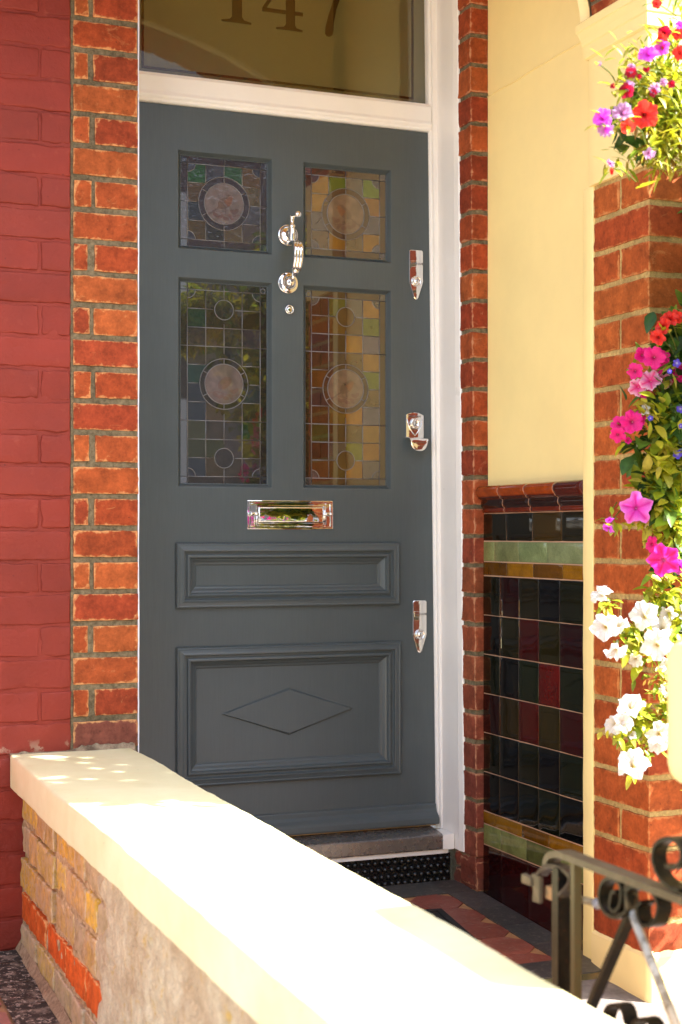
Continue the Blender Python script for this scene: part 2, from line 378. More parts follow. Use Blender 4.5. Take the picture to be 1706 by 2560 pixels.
# ---------------------------------------------------------------- shared tints
def jit(c, k=.12):
    f = 1+rng.uniform(-k, k); g = rng.uniform(-k, k)*.5
    return (c[0]*f, c[1]*f*(1+g), c[2]*f*(1+g))
BRICKS = [lin(*c, .72) for c in ((198, 94, 46), (190, 84, 43), (203, 102, 51), (180, 76, 43), (197, 93, 47))]
ROW = 0.0778

# ================================================================ SETTING
b = MB(); b.grid(lambda u, v: ((u-.5)*240, (v-.5)*240, -.20), 2, 2)
tag(b.build('ground', M['pavement']), kind='structure')
b = MB(); b.grid(lambda u, v: ((u-.5)*160, -6.6-v*6.5, -.196), 2, 2)
tag(b.build('road', M['asphalt']), kind='structure')
def fz(y): return .003+.052*y if y > -.62 else -.034+.03*(y+.62)
# own front path: grey concrete beyond the porch tiles
b = MB(); b.grid(lambda u, v: (.9+u*1.3, -.655-v*2.6, fz(-.655-v*2.6)-.016), 6, 14)
b.box(.9, 2.2, -3.26, -.655, -.22, -.14)
tag(b.build('front_path', M['concrete']), kind='structure')
# porch floor: octagon tiles with buff dots, black border slabs
b = MB()
b.grid(lambda u, v: (.93+u*.97, .14-v*.774, fz(.14-v*.774)-.004), 4, 8, 0, lin(196, 140, 92), False)
def slab(x0, x1, y0, y1, col, up=0.0):
    vs = [(x, y, fz(y)+up+dz) for dz in (-.003, 0) for (x, y) in ((x0, y0), (x1, y0), (x1, y1), (x0, y1))]
    b.add(vs, [(4, 5, 6, 7), (0, 4, 7, 3), (0, 1, 5, 4), (1, 2, 6, 5), (2, 3, 7, 6)], 0, col)
BK = lin(74, 68, 64)
y = .138
while y > -.64:
    L = .152 if y < .13 else .118
    slab(1.806, 1.899, max(y-L, -.652), y-.0015, jit(BK, .22)); y -= L
for k in range(6): slab(.935+k*.1455, .935+k*.1455+.144, .022, .1365, jit(BK, .22))
for k in range(6): slab(.935+k*.1455, .935+k*.1455+.144, -.652, -.56, jit(BK, .22))
P_ = .128; cut = .034
for i in range(8):
    for j in range(5):
        cx, cy = 1.742-i*P_, -.044-j*P_
        h = P_/2-.0008
        pts = [(-h+cut, -h), (h-cut, -h), (h, -h+cut), (h, h-cut), (h-cut, h), (-h+cut, h), (-h, h-cut), (-h, -h+cut)]
        col = jit(lin(150, 78, 62), .18)
        pts = [(min(max(cx+px, .937), 1.8045), min(max(cy+py, -.5585), .0205)) for px, py in pts]
        vs = [(x, y_, fz(y_)-.0035) for x, y_ in pts]+[(x, y_, fz(y_)-.0008) for x, y_ in pts]
        n = 8; b.add(vs, [tuple(range(n, 2*n))]+[(k, (k+1) % n, (k+1) % n+n, k+n) for k in range(n)], 0, col)
tag(b.build('porch_floor', M['floor']), kind='structure')
# neighbour's path: speckled black slab strip, red and buff tiles
b = MB()
zf = lambda y: -.026+.03*y
b.grid(lambda u, v: (-1.2+u*1.87, -v*.86, zf(-v*.86)-.006), 4, 8, 0, lin(184, 136, 96), False)
b.grid(lambda u, v: (-1.2+u*1.86, -.86-v*2.3, zf(-.86-v*2.3)-.004), 4, 8, 2)  # unseen pale stretch, added to bounce light onto the coping side
for j in range(5):
    for i in range(6):
        y1 = -.10-j*.155; x1 = .548-i*.17
        q = [(x1-.166, y1-.02), (x1-.125, y1), (x1-.04, y1), (x1, y1-.02), (x1, y1-.125), (x1-.04, y1-.15), (x1-.125, y1-.15), (x1-.166, y1-.125)]
        b.add([(x, y_, zf(y_)-.002) for x, y_ in q], [tuple(range(8))], 0, jit(lin(166, 112, 98), .15))
for j in range(5):
    y1 = -.102-j*.15
    b.add([(x, y_, zf(y_)+.001) for x, y_ in ((.553, y1-.148), (.648, y1-.148), (.648, y1), (.553, y1))], [(0, 1, 2, 3)], 1)
for i in range(6): b.add([(x, y_, zf(y_)+.001) for x, y_ in ((.5-i*.15-.002, -.098), (.648-i*.15, -.098), (.648-i*.15, -.004), (.5-i*.15, -.004))], [(0, 1, 2, 3)], 1)
tag(b.build('neighbour_path', [M['floor'], M['speck'], mortar_mat('pale_bounce_slabs', lin(176, 170, 160), lin(196, 190, 180), 30)]), kind='structure')

# ================================================================ NEIGHBOUR'S PAINTED WALL
RED = lin(136, 47, 32)
b = MB(); Z0 = 2.232-.004
b.box(-5, .776, .0040, .30, -.2, 4.6, 0, RED)
b.grid(lambda u, v: (.02+u*.756, .0022+.0016*noise.noise(Vector((u*30, v*60, 1)))+.0008*noise.noise(Vector((u*90, v*260, 4))), -.1+v*2.7), 60, 260, 0, RED)
b.box(-5, .02, -.0015, .0045, -.2, 4.6, 0, RED)
for k in range(-8, 30):
    z1 = Z0-ROW*k-.004; z0 = z1-ROW+.008
    if z1 < -.1: continue
    js = [.02, .24, .47, .702, .7765] if (k % 2) else [.02, .13, .355, .585, .7615, .7768]
    if k % 2 == 0: js = [.02, .13, .355, .585, .7765]
    for x0, x1 in zip(js, js[1:]):
        b.rbox(x0+.003, x1-(.003 if x1 < .77 else 0), -.0008+rng.uniform(-.0012, .0008), .012, z0, z1, r=.0045, cell=.014, amp=.0020, col=jit(RED, .09), seed=rng.random()*50, faces='yxXzZ', big=.0026)
tag(b.build('painted_brick_wall', M['red_paint']), 'red painted brick wall of the house next door, left of the bare brick strip', 'wall')

# ================================================================ LEFT PIER (bare orange brick)
b = MB()
def mortar_face(P, nu, nv, mat=1, amp=.0014):
    def Q(u, v):
        p, n = P(u, v); return p+n*(noise.noise(p*55)*amp+noise.noise(p*160)*amp*.6)
    b.grid(Q, nu, nv, mat)
mortar_face(lambda u, v: (Vector((.7775+u*.166, .0035, .3+v*2.5)), Vector((0, -1, 0))), 22, 260)
b.box(.7775, .9435, .006, .30, -.2, 4.6, 1)
for k in range(-6, 30):
    z1 = 2.232-ROW*k-.0069; z0 = z1-ROW+.0138
    if z1 < .40: continue
    js = [(.7835, .9445)] if k % 2 == 0 else [(.7835+rng.uniform(-.001, .004), .8215+rng.uniform(-.003, .006)), (.834+rng.uniform(-.002, .004), .9445)]
    for x0, x1 in js:
        c = jit(rng.choice(BRICKS), .1)
        if z1 < .53: c = lin(128, 72, 56)
        b.rbox(x0, x1+rng.uniform(-.0015, .0015), -.0005+rng.uniform(-.0015, .001), .11, z0+rng.uniform(-.001, .001), z1, r=.0026, cell=.011, amp=.0011, big=.0007, col=c, seed=rng.random()*90, faces='yxXzZ')
# ragged dirty cement fillet where the coping meets the wall
def fil(u, v):
    x = .63+u*.305; h = .008+.010*max(0, noise.noise(Vector((x*34, 3, 0))))+.010*max(0, min(1, (x-.77)*30))*(1+noise.noise(Vector((x*60, 9, 0))))
    return (x, -.004-.010*(1-v)-.002*noise.noise(Vector((x*60, v*3, 1))), .438+v*h)
f = MB(); f.grid(fil, 60, 3)
tag(b.build('brick_pier', [M['brick_red'], M['mortar_grey']]), 'narrow strip of bare orange brick between the red painted wall and the door', 'brick pier')
FIL = f

# ================================================================ RIGHT PIER (narrow, leaning, worn)
lean = lambda x, z: x-.0087*(z-1.33)
b = MB()
def xf_lean(p):
    k = max(0, min(1, (1.9145-p.x)/.044)); return Vector((p.x-.0087*(p.z-1.33)*k, p.y, p.z))
for k in range(-6, 30):
    z1 = 2.4012-.0797*k-.0055; z0 = z1-.0797+.011
    if z1 < .0: continue
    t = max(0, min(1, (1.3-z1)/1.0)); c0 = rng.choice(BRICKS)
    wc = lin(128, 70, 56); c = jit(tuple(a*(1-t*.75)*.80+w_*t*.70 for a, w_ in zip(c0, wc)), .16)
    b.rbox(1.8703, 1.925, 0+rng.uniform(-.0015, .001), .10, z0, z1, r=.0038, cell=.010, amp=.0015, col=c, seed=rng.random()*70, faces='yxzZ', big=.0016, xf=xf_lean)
mortar_face(lambda u, v: (xf_lean(Vector((1.8745+u*.05, .0045, 0+v*2.8))), Vector((0, -1, 0))), 8, 240, 1, .002)
mortar_face(lambda u, v: (xf_lean(Vector((1.8745, .0045+u*.1, 0+v*2.8))), Vector((-1, 0, 0))), 10, 240, 1, .002)
b.box(1.90, 2.2, .02, .30, -.2, 4.6, 1)
# broken bricks and mortar at the foot, below the white lining
for (z0, z1, c) in ((.004, .045, lin(112, 62, 48)), (.055, .094, lin(134, 66, 48))):
    b.rbox(1.8705, 1.91, .0, .135, z0, z1, r=.006, cell=.01, amp=.004, col=c, seed=z0*90, faces='yxzZ', big=.004, xf=xf_lean)
tag(b.build('brick_pier', [M['brick_dark'], M['mortar_grey']]), 'thin worn brick return between the white door frame and the cream porch wall', 'brick pier')

# ================================================================ TILED PORCH SIDE WALL
XW, XT = 1.9145, 1.9018
porch = tag(empty('porch_side_wall', (1.98, -.28, 0)), 'side wall of the porch, smooth cream plaster above dark glazed tiles', 'wall')
b = MB()
def pw(u, v):
    y, z = -.002-u*.545, 1.06+v*1.9
    return (XW+.0016*noise.noise(Vector((0, y*5, z*4)))+.0005*noise.noise(Vector((5, y*40, z*6))), y, z)
b.grid(pw, 40, 120); b.box(XW+.006, 2.4, -.60, -.0, -.2, 4.6); b.build('plaster', M['cream'], porch)
b = MB(); b.tube([(XW-.0005+.001*noise.noise(Vector((t*9, 0, 0))), -.001-.516*t, 2.158+.004*t+.003*noise.noise(Vector((t*5, 4, 0)))) for t in [i/40 for i in range(41)]], .0022, 6)
b.build('painted_over_cable', M['cream'], porch)
G = MB(); G.box(XT+.0015, XW+.004, -.5465, -.001, -.06, 1.06); G.build('grout', M['grout'], porch)
def tiles(name, rows):
    b = MB()
    for (z0, z1, ys, cols) in rows:
        for (ya, yb), c in zip(zip(ys, ys[1:]), cols):
            b.rbox(XT-.0005+rng.uniform(-.0006, .0004), XT+.006, -yb+.0009, -ya-.0009, z0+.0009, z1-.0009, r=.0018, cell=.02, amp=0, big=.0007, col=jit(lin(*c, .52 if max(c) < 125 else .82), .1), seed=rng.random()*40, faces='xyYzZ')
    return b.build(name, M['tile'], porch)
E = .546
sq = [0, .094, .199, .304, .41, E]
yl = [0, .1345, .274, .423, E]
gl = [0, .064, .20, .346, E]
tiles('dark_tile_band', [(.9535, 1.0275, [0, .131, .271, .42, E], [(40, 30, 14), (34, 27, 12), (74, 54, 14), (46, 38, 20)])])
tiles('dark_square_tiles', [
    (.8596-.10587*(i+1), .8596-.10587*i, sq, row) for i, row in enumerate([
        [(30, 26, 10), (48, 8, 8), (38, 30, 8), (18, 12, 14), (32, 30, 10)],
        [(20, 12, 10), (36, 30, 10), (72, 12, 10), (44, 36, 8), (44, 10, 12)],
        [(26, 26, 10), (20, 14, 14), (30, 34, 14), (104, 16, 10), (30, 32, 14)],
        [(44, 10, 10), (48, 34, 8), (86, 18, 10), (56, 44, 10), (66, 12, 12)],
        [(28, 24, 10), (16, 12, 12), (30, 28, 10), (16, 12, 14), (26, 30, 12)],
        [(18, 12, 10), (18, 12, 10), (20, 20, 10), (24, 28, 14), (16, 16, 16)]])])
tiles('green_tile_band', [(.8987, .9525, gl, [(130, 130, 78), (126, 132, 84), (122, 132, 86), (132, 140, 96)])])
tiles('green_tile_band', [(.134, .189, [0, .1, .24, .385, E], [(122, 126, 72), (128, 134, 78), (118, 124, 68), (120, 126, 70)])])
tiles('ochre_tile_band', [(.8606, .8977, yl, [(116, 72, 10), (142, 94, 8), (122, 76, 10), (146, 98, 12)])])
tiles('ochre_tile_band', [(.190, .2234, [0, .069, .215, .355, E], [(126, 84, 12), (136, 92, 10), (120, 78, 10), (132, 88, 12)])])
tiles('maroon_plinth_tiles', [(-.045, .133, [0, .105, .25, .40, E], [(46, 8, 8), (62, 10, 8), (66, 12, 10), (58, 10, 10)])])
b = MB()
prof = [(0, 1.0285), (.004, 1.029), (.0055, 1.0325), (.006, 1.037), (.0045, 1.0395), (.005, 1.043), (.0095, 1.046), (.011, 1.053), (.0095, 1.0605), (.0085, 1.0625), (.016, 1.066), (.019, 1.0685), (.0185, 1.0705), (.023, 1.0745), (.0265, 1.083), (.0255, 1.092), (.0205, 1.0985), (.012, 1.1015), (-.012, 1.102)]
dc = lambda z, k: lin(96, 30, 8) if z < 1.042 else lin(40, 16, 10) if z < 1.064 else (lin(74, 22, 10) if k == 3 else lin(142, 58, 10) if z > 1.072 else lin(70, 22, 8))
ends = [(-.004, -.1275), (-.1279, -.2685), (-.2689, -.4165), (-.4169, -E)]
for k, (ya, yb) in enumerate(ends):
    vs = []; cs = []; nn = 10
    for i in range(nn+1):
        y = ya+(yb-ya)*([0, .012]+[k_/8 for k_ in range(1, 8)]+[.988, 1])[i]
        for (o_, z) in prof: vs.append((XT-o_-.0004*noise.noise(Vector((y*20, z*9, k)))+(.001 if i in (0, nn) else 0), y, z)); cs.append(lin(176, 130, 96) if i in (0, nn) and k < 4 and not (k == 0 and i == 0) and not (k == 3 and i == nn) else jit(dc(z, k), .05))
    P = len(prof); fs = [(i*P+j, (i+1)*P+j, (i+1)*P+j+1, i*P+j+1) for i in range(nn) for j in range(P-1)]+[tuple(range(P)), tuple(nn*P+j for j in range(P))]
    b.add(vs, fs, 0, cs, 0.0, True)
b.build('dado_rail', M['tile'], porch)

# ================================================================ PORCH PILLAR
XP, YF, YB = 1.885, -.826, -.595
pil = tag(empty('porch_pillar', (2.05, -.71, 0)), 'orange brick porch pillar with cream capital and cream base, behind the flowers', 'pillar')
b = MB()
PB = [lin(*c, .76) for c in ((192, 94, 42), (180, 80, 38), (200, 104, 46), (172, 76, 40), (186, 90, 40))]
for k in range(-1, 24):
    z1 = 1.7843-.0795*k-.0062; z0 = z1-.0795+.0124
    if z0 < .03 or z1 > 1.80: continue
    sgl = (k % 2 == 1); kw = dict(r=.0026, cell=.0115, amp=.0011, big=.0008, faces='yxXzZY')
    c = jit(rng.choice(PB), .1)
    if sgl:
        b.rbox(XP, XP+.112, YF, YB, z0, z1, col=c, seed=rng.random()*80, **kw)
        b.rbox(XP+.124, XP+.36, YF, YF+.09, z0, z1, col=jit(rng.choice(PB), .1), seed=rng.random()*80, **kw)
    else:
        b.rbox(XP, XP+.225, YF, YF+.112, z0, z1, col=c, seed=rng.random()*80, **kw)
        b.rbox(XP, XP+.08, YF+.124, YB, z0, z1, col=jit(rng.choice(PB), .1), seed=rng.random()*80, **kw)
        b.rbox(XP+.237, XP+.36, YF, YF+.09, z0, z1, col=jit(rng.choice(PB), .1), seed=rng.random()*80, **kw)
mortar_face(lambda u, v: (Vector((XP+.0042, YF+.003+u*(YB-YF), .03+v*1.76)), Vector((-1, 0, 0))), 24, 190)
mortar_face(lambda u, v: (Vector((XP+.0042+u*.37, YF+.0042, .03+v*1.76)), Vector((0, -1, 0))), 36, 190)
b.box(XP+.007, XP+.36, YF+.007, YB, -.1, 1.80, 1)
b.build('brick_shaft', [M['brick_pillar'], M['mortar_buff']], pil)
b = MB()
b.rbox(XP-.001, XP+.03, YB+.003, -.5475, -.06, 1.79, r=.003, cell=.03, amp=.0006, big=.0012)
b.rbox(XP-.006, XP+.03, YF-.004, -.582, 1.788, 2.10, r=.003, cell=.03, amp=.0006, big=.001)
b.rbox(XP+.03, XP+.37, YF-.004, -.6, 1.788, 2.10, r=.003, cell=.03, amp=.0004, big=.001)
b.build('cream_strip', M['cream'], pil)
b = MB()
cap = [(.006, 2.086), (.013, 2.089), (.0135, 2.117), (.016, 2.120), (.019, 2.134), (.0245, 2.150), (.027, 2.152), (.0275, 2.170), (.020, 2.176)]
vs = []
for (o_, z) in cap: vs += [(XP-o_, -.582+o_*.9, z), (XP-o_, YF-o_, z), (XP+.37, YF-o_, z), (XP+.37, -.582+o_*.9, z)]
fs = [(a*4+k, a*4+(k+1) % 4, a*4+4+(k+1) % 4, a*4+4+k) for a in range(len(cap)-1) for k in range(4)]
n = len(cap)-1; fs.append((n*4, n*4+1, n*4+2, n*4+3)); b.add(vs, fs); b.build('capital', M['cream'], pil, bevel=.0012)
b = MB()
def pl(o_, z): return [(XP-.006-o_, -.6, z), (XP-.006-o_, YF-.012-o_, z), (XP+.37, YF-.012-o_, z), (XP+.37, -.6, z)]
def plinth(u, v):
    # side face then front face, slightly battered, lumpy paint
    L1, L2 = .235, .37; s_ = u*(L1+L2); z = -.10+v*.138
    o_ = .006*(1-v)
    p = Vector((XP-.007-o_, -.598-s_, z)) if s_ < L1 else Vector((XP-.007-o_+(s_-L1), YF-.012-o_, z))
    return p+noise.noise_vector(p*22)*.0022
b.grid(plinth, 70, 16)
def plt(u, v):
    L1, L2 = .235, .37; s_ = u*(L1+L2); k = v*.016; z = .038+v*.014+.004*noise.noise(Vector((s_*40, v, 3)))*v
    return (XP-.007+k, -.598-s_, z) if s_ < L1 else (XP-.007+k*(1-min(1, (s_-L1)*20))+(s_-L1), YF-.012+k, z)
b.grid(plt, 70, 3)
b.build('plinth', M['cream_pale'], pil)

# ================================================================ PORCH ARCH
arch = tag(empty('porch_arch', (.72, -.7, 2.17)), 'brick arch of the porch rising from the cream capital at the top corner', 'arch')
AX, AA, AB = .72, 1.156, .48
def ell(a, k=0): return (AX+(AA+k)*math.cos(a), 2.172+(AB+k)*math.sin(a))
b = MB()
poly = [ell(a) for a in [math.pi*i/48 for i in range(49)]]
outer = [(AX-AA-.6, 2.172), (AX-AA-.6, 4.4), (AX+AA+.36, 4.4), (AX+AA+.36, 2.172)]
NA = 48; vs = []; fs = []
for i in range(NA+1):
    x, z = ell(math.pi*i/NA, .006)
    for y in (YF+.004, -.585): vs.append((x, y, z))
for i in range(NA): fs.append((i*2, i*2+1, i*2+3, i*2+2))
b.add(vs, fs, 1)
for y in (YF+.004, -.585):
    base = [ell(math.pi*i/NA, .006) for i in range(NA+1)]
    vs = [(x, y, z) for x, z in base]+[(x, y, 4.4) for x, z in base]
    b.add(vs, [(i, i+1, NA+2+i, NA+1+i) for i in range(NA)], 1 if y < -.6 else 2)
b.box(AX+AA+.006, 2.25, YF+.004, -.585, 2.172, 4.4, 1); b.box(-1.2, AX-AA-.006, YF+.004, -.585, -.1, 4.4, 1)
nv = 40
for i in range(nv):
    a = math.pi*(i+.5)/nv; x, z = ell(a); tx, tz = -AA*math.sin(a), AB*math.cos(a); L = math.hypot(tx, tz); tx /= L; tz /= L
    def X(p, x=x, z=z, tx=tx, tz=tz): return Vector((x+p.z*tx+p.x*tz, p.y, z+p.z*tz-p.x*tx))
    hw = .5*L*math.pi/nv-.004
    b.rbox(-.0, .22, YF, -.60, -hw, hw, r=.003, cell=.03, amp=.001, col=jit(rng.choice(PB), .1), seed=i, xf=X, faces='xyYzZ')
b.build('brick_ring', [M['brick_pillar'], M['mortar_grey'], M['cream']], arch)
b = MB()
for i in range(48):
    pass
def band(u, v):
    a = .02+u*(math.pi-.04); x, z = ell(a, -.002+.012*math.sin(v*math.pi)); return (x, -.5995+v*.045, z)
b.grid(band, 60, 6); b.build('cream_arch_band', M['cream_pale'], arch)
# porch ceiling and the house wall over the door
b = MB(); b.box(-1.2, 2.3, -.584, -.001, 2.95, 3.0); tag(b.build('porch_ceiling', M['cream']), kind='structure')
b = MB(); b.box(2.256, 6.5, YF+.02, .3, -.2, 4.6, 0, lin(170, 78, 40)); tag(b.build('house_front_wall', M['brick_pillar']), 'brick front wall of the house to the right of the porch pillar', 'wall')
b = MB(); b.box(.944, 1.90, .205, .30, 2.62, 4.6); tag(b.build('wall_over_door', M['cream']), 'cream wall over the door frame inside the porch', 'wall')

# ================================================================ DIVIDING WALL
dv = tag(empty('dividing_wall', (.78, -1.3, -.1)), 'low dividing wall with a thick cream painted coping and crumbling stock brick side', 'garden wall')
b = MB()
def cop_xf(p):
    q = p.copy(); q.z += -.006*(-p.y/2.4); q.x += .0085*p.y
    q += noise.noise_vector(Vector((p.x*3, p.y*3, p.z*3)))*.004; q += noise.noise_vector(p*11)*.0009
    return q
b.rbox(.628, .930, -3.05, -.004, .363, .4435, r=.006, cell=.022, amp=.0006, big=.0008, fr=30, xf=cop_xf, seed=5)
b.build('coping', M['coping'], dv); FIL.build('cement_fillet', M['dirt'], dv)
b = MB()
XS = .655
skew = lambda p: Vector((p.x+.0085*p.y, p.y, p.z))
ST = [lin(206, 166, 88), lin(196, 154, 90), lin(186, 156, 112), lin(216, 168, 66), lin(176, 148, 106)]
SR = .0795
for k in range(6):
    z1 = .362-SR*k-.005; z0 = z1-SR+.011
    off = .0 if k % 2 else -.058
    y = -.004; first = True
    while y > -1.15:
        L = (.108 if (rng.random() < .45 or (first and k % 2)) else .205)
        red = (k == 3)
        c = jit(lin(206, 92, 32) if red else rng.choice(ST), .14)
        rec = rng.uniform(-.003, .006)
        b.rbox(XS+rec, XS+.08, y-L+.007, y-.003, z0+rng.uniform(-.004, .003), z1+rng.uniform(-.003, .002), r=.006, cell=.011, amp=.0022, big=.0018, col=c, seed=rng.random()*90, faces='xyYzZ', mat=0 if not red else 2, xf=skew)
        y -= L; first = False
mf = lambda u, v: (Vector((XS+.0065, -.002-u*1.15, -.14+v*.51)), Vector((-1, 0, 0)))
def Q(u, v):
    p, n = mf(u, v); return skew(p+n*(noise.noise(p*17)*.009+noise.noise(p*90)*.002-.002))
b.grid(Q, 90, 70, 1)
b.box(XS+.013, .885, -3.0, -.002, -.22, .368, 1)
b.build('stock_bricks', [M['brick_stock'], M['mortar_lime'], M['brick_red']], dv)
b = MB()
def rend(u, v):
    # ragged leading edge: the render feathers out over the bricks
    z = -.16+v*.518
    e = -.84-.12*noise.noise(Vector((1, z*9, 0)))-.05*noise.noise(Vector((4, z*30, 0)))
    y = e-u*2.6
    t = min(1, u*2.6/.10)
    p = Vector((XS+.009-.017*t, y, z)); q = noise.noise_vector(Vector((0, y*13, z*13))).x*.006+noise.noise(Vector((0, y*45, z*45)))*.0025
    # old courses ghosting through the thin coat
    zc = (.362-z)/SR; row = math.floor(zc); dz = min(zc-row, row+1-zc)*SR
    yc = (y+.06*(row % 2)+.02*math.sin(row*7.1))/.215; dy = min(yc-math.floor(yc), math.ceil(yc)-yc)*.215
    gh = max(0, 1-dz/.008)*.7+max(0, 1-dy/.008)*.5
    gh *= max(0, min(1, .75+1.6*noise.noise(Vector((7, y*5, z*7)))))
    return (p.x+(q+.006*gh)*t+.0085*y, y, z)
b.grid(rend, 460, 120); b.build('render_coat', M['render'], dv)
b = MB()
def haunch(u, v):
    y = -.004-u*1.6; wv = .014+.004*noise.noise(Vector((y*9, 0, 0)))
    return (.656+.0085*y-wv*(1-v)+.002*noise.noise(Vector((y*30, v*3, 5))), y+.001, zf(y)+.003+v*(.022+.012*noise.noise(Vector((y*9, 2, 0))))+.0015*noise.noise(Vector((y*22, v*3, 0))))
b.grid(haunch, 120, 5); b.build('mortar_haunch', mortar_mat('sandy_mortar', lin(128, 102, 78), lin(182, 148, 116), 70), dv)

# ================================================================ OUTSIDE THE FRAME: the street the glass and chrome mirror
b = MB()
hs = tag(empty('opposite_house', (6, -16, -.2)), 'tan terraced house across the street, mirrored in the door glass', 'house')
b.box(-8, 18, -22, -16, -.2, 6.2); b.build('wall', M['far_wall'], hs)
b = MB(); b.box(-8.3, 18.3, -22.2, -15.7, 6.2, 6.4); b.extrude([(-22.2, 6.4), (-15.7, 6.4), (-19, 9)], lambda a, c, d: (-8.3+d, a, c), 26.6); b.build('roof', M['slate'], hs)
for i in range(7):
    for zz in (.9, 3.7):
        x = -6.5+i*3.6; fr = MB()
        for (x0, x1, z0, z1) in ((x-.12, x, zz-.12, zz+1.92), (x+1.4, x+1.52, zz-.12, zz+1.92), (x, x+1.4, zz+1.8, zz+1.92), (x, x+1.4, zz-.12, zz), (x, x+1.4, zz+.85, zz+.95)): fr.box(x0, x1, -16.0, -15.9, z0, z1)
        fo = fr.build('window', M['white'], hs); p = MB(); p.box(x, x+1.4, -15.99, -15.96, zz, zz+1.8); p.build('pane', M['far_glass'], fo)
# a street tree beyond the frame, mirrored in the fanlight
tr = tag(empty('street_tree', (7.5, -9.5, -.2)), 'leafy street tree beyond the front garden, mirrored in the fanlight', 'tree')
b = MB(); b.tube([(7.5, -9.5, -.2), (7.55, -9.5, 1.5), (7.45, -9.45, 3.2)], lambda t: .16-.06*t, 10)
for k in range(7):
    a = k*.9; b.tube([(7.5, -9.5, 2.6+.1*k), (7.5+.7*math.cos(a), -9.5+.7*math.sin(a), 3.4+.1*k), (7.5+1.5*math.cos(a), -9.5+1.5*math.sin(a), 4.2+.12*k)], lambda t: .06-.045*t, 6)
b.build('trunk', M['bark'], tr)
b = MB()
for k in range(2600):
    v = Vector((rng.gauss(0, 1), rng.gauss(0, 1), rng.gauss(0, 1))).normalized()*(rng.random()**.4)
    p = Vector((7.5+v.x*2.1, -9.5+v.y*2.1, 4.4+v.z*1.7))
    if noise.noise(p*1.1) < -.12: continue
    d = Vector((rng.uniform(-1, 1), rng.uniform(-1, 1), rng.uniform(-.6, .6))).normalized(); e = d.orthogonal().normalized(); s = rng.uniform(.06, .11)
    b.add([p-d*s, p+e*s*.5, p+d*s, p-e*s*.5], [(0, 1, 2, 3)], 0, jit(lin(84, 104, 44), .3))
b.build('crown', M['leaf'], tr, fix=False)

# ================================================================ DOOR FRAME
YD = .22
fr = tag(empty('door_frame', (1.41, .2, .1)), 'white painted door frame with a frosted fanlight numbered 147 over the grey door', 'door frame')
def lofted(b, poly_at, zs, mat=0):
    n = len(poly_at(zs[0])); vs = []
    for z in zs: vs += [(x, y, z) for x, y in poly_at(z)]
    fs = [(a*n+k, a*n+(k+1) % n, (a+1)*n+(k+1) % n, (a+1)*n+k) for a in range(len(zs)-1) for k in range(n)]
    fs += [tuple(range(n)), tuple((len(zs)-1)*n+k for k in range(n))]; b.add(vs, fs, mat)
inner = lambda z: 1.8397-.0125*(z-2.1)
JX = lambda z: lean(1.8675, z)
b = MB()
lofted(b, lambda z: [(inner(z), .238), (inner(z), .2175), (inner(z)+.002, .2135), (inner(z)+.0045, .2115), (inner(z)+.0065, .212), (inner(z)+.0075, .206), (inner(z)+.009, .2035), (JX(z)+.03, .2035), (JX(z)+.03, .29), (inner(z)+.012, .29), (inner(z)+.012, .238)], [.1405, .6, 1.3, 2.0, 2.62])
b.build('jamb', M['white'], fr)
b = MB()
lofted(b, lambda z: [(.90, .2035), (.992, .2035), (.9945, .206), (.996, .212), (.998, .2115), (1.0005, .2135), (1.002, .2175), (1.002, .238), (.985, .238), (.985, .29), (.90, .29)], [.1405, 1.3, 2.62])
b.build('jamb', M['white'], fr)
b = MB()
zs = [.0985+i*.035 for i in range(73)]
wob = lambda z, k: .0016*noise.noise(Vector((z*6, k, 0)))+.0007*noise.noise(Vector((z*30, k, 3)))
lofted(b, lambda z: [(JX(z), .2034), (JX(z), .104), (JX(z)-.0012, .101), (JX(z)-.0022, .096), (JX(z)-.0012, .091+wob(z, 1)), (JX(z)+.001+wob(z, 2), .074+wob(z, 3)*2), (JX(z)+.004, .071+wob(z, 3)*2), (JX(z)+.02, .074), (JX(z)+.02, .2034)], zs)
b.build('reveal_lining', M['white'], fr)
b = MB()
lofted(b, lambda z: [(.9446, -.0005), (.9474+wob(z, 7)*.8, -.0005), (.9482+wob(z, 8)*.8, .006), (.9482, .2), (.9446, .2)], zs)
b.build('caulk_line', M['caulk'], fr)
b = MB()
tp = [(.245, 2.1875), (.213, 2.1862), (.2095, 2.1825), (.2085, 2.179), (.2055, 2.1775), (.2045, 2.175), (.2045, 2.1355), (.2035, 2.1345), (.2035, 2.133), (.2015, 2.130), (.2005, 2.126), (.2025, 2.1205), (.2075, 2.1175), (.2085, 2.1155), (.2075, 2.1135), (.2085, 2.1105), (.213, 2.1085), (.245, 2.1075)]
b.extrude(tp, lambda a, c, d: (.99+d, a, c), .853); b.build('transom_bar', M['white'], fr, bevel=.0006)
b = MB(); b.grid(lambda u, v: (.95+u*.90, .2345, 2.16+v*.60), 2, 2, 0, (1, 1, 1), False)
fan = b.build('fanlight', M['fanlight'], fr, fix=False)
b = MB()
FY = .2338
for (x0, x1, z0, z1) in ((1.0135, 1.0205, 2.2005, 2.74), (1.795, 1.8015, 2.2005, 2.74), (1.0205, 1.795, 2.2005, 2.207)): b.box(x0, x1, FY, FY+.0004, z0, z1)
b.build('etched_border', M['clear_dark'], fan)
def flatpoly(b, pts): b.extrude(pts, lambda a, c, d: (a, FY+d, c), .0004)
BZ = 2.352
def num(pieces):
    b = MB()
    for p in pieces: flatpoly(b, p)
    b.build('numeral', M['clear_dark'], fan)
rect = lambda x0, x1, z0, z1: [(x0, z0), (x1, z0), (x1, z1), (x0, z1)]
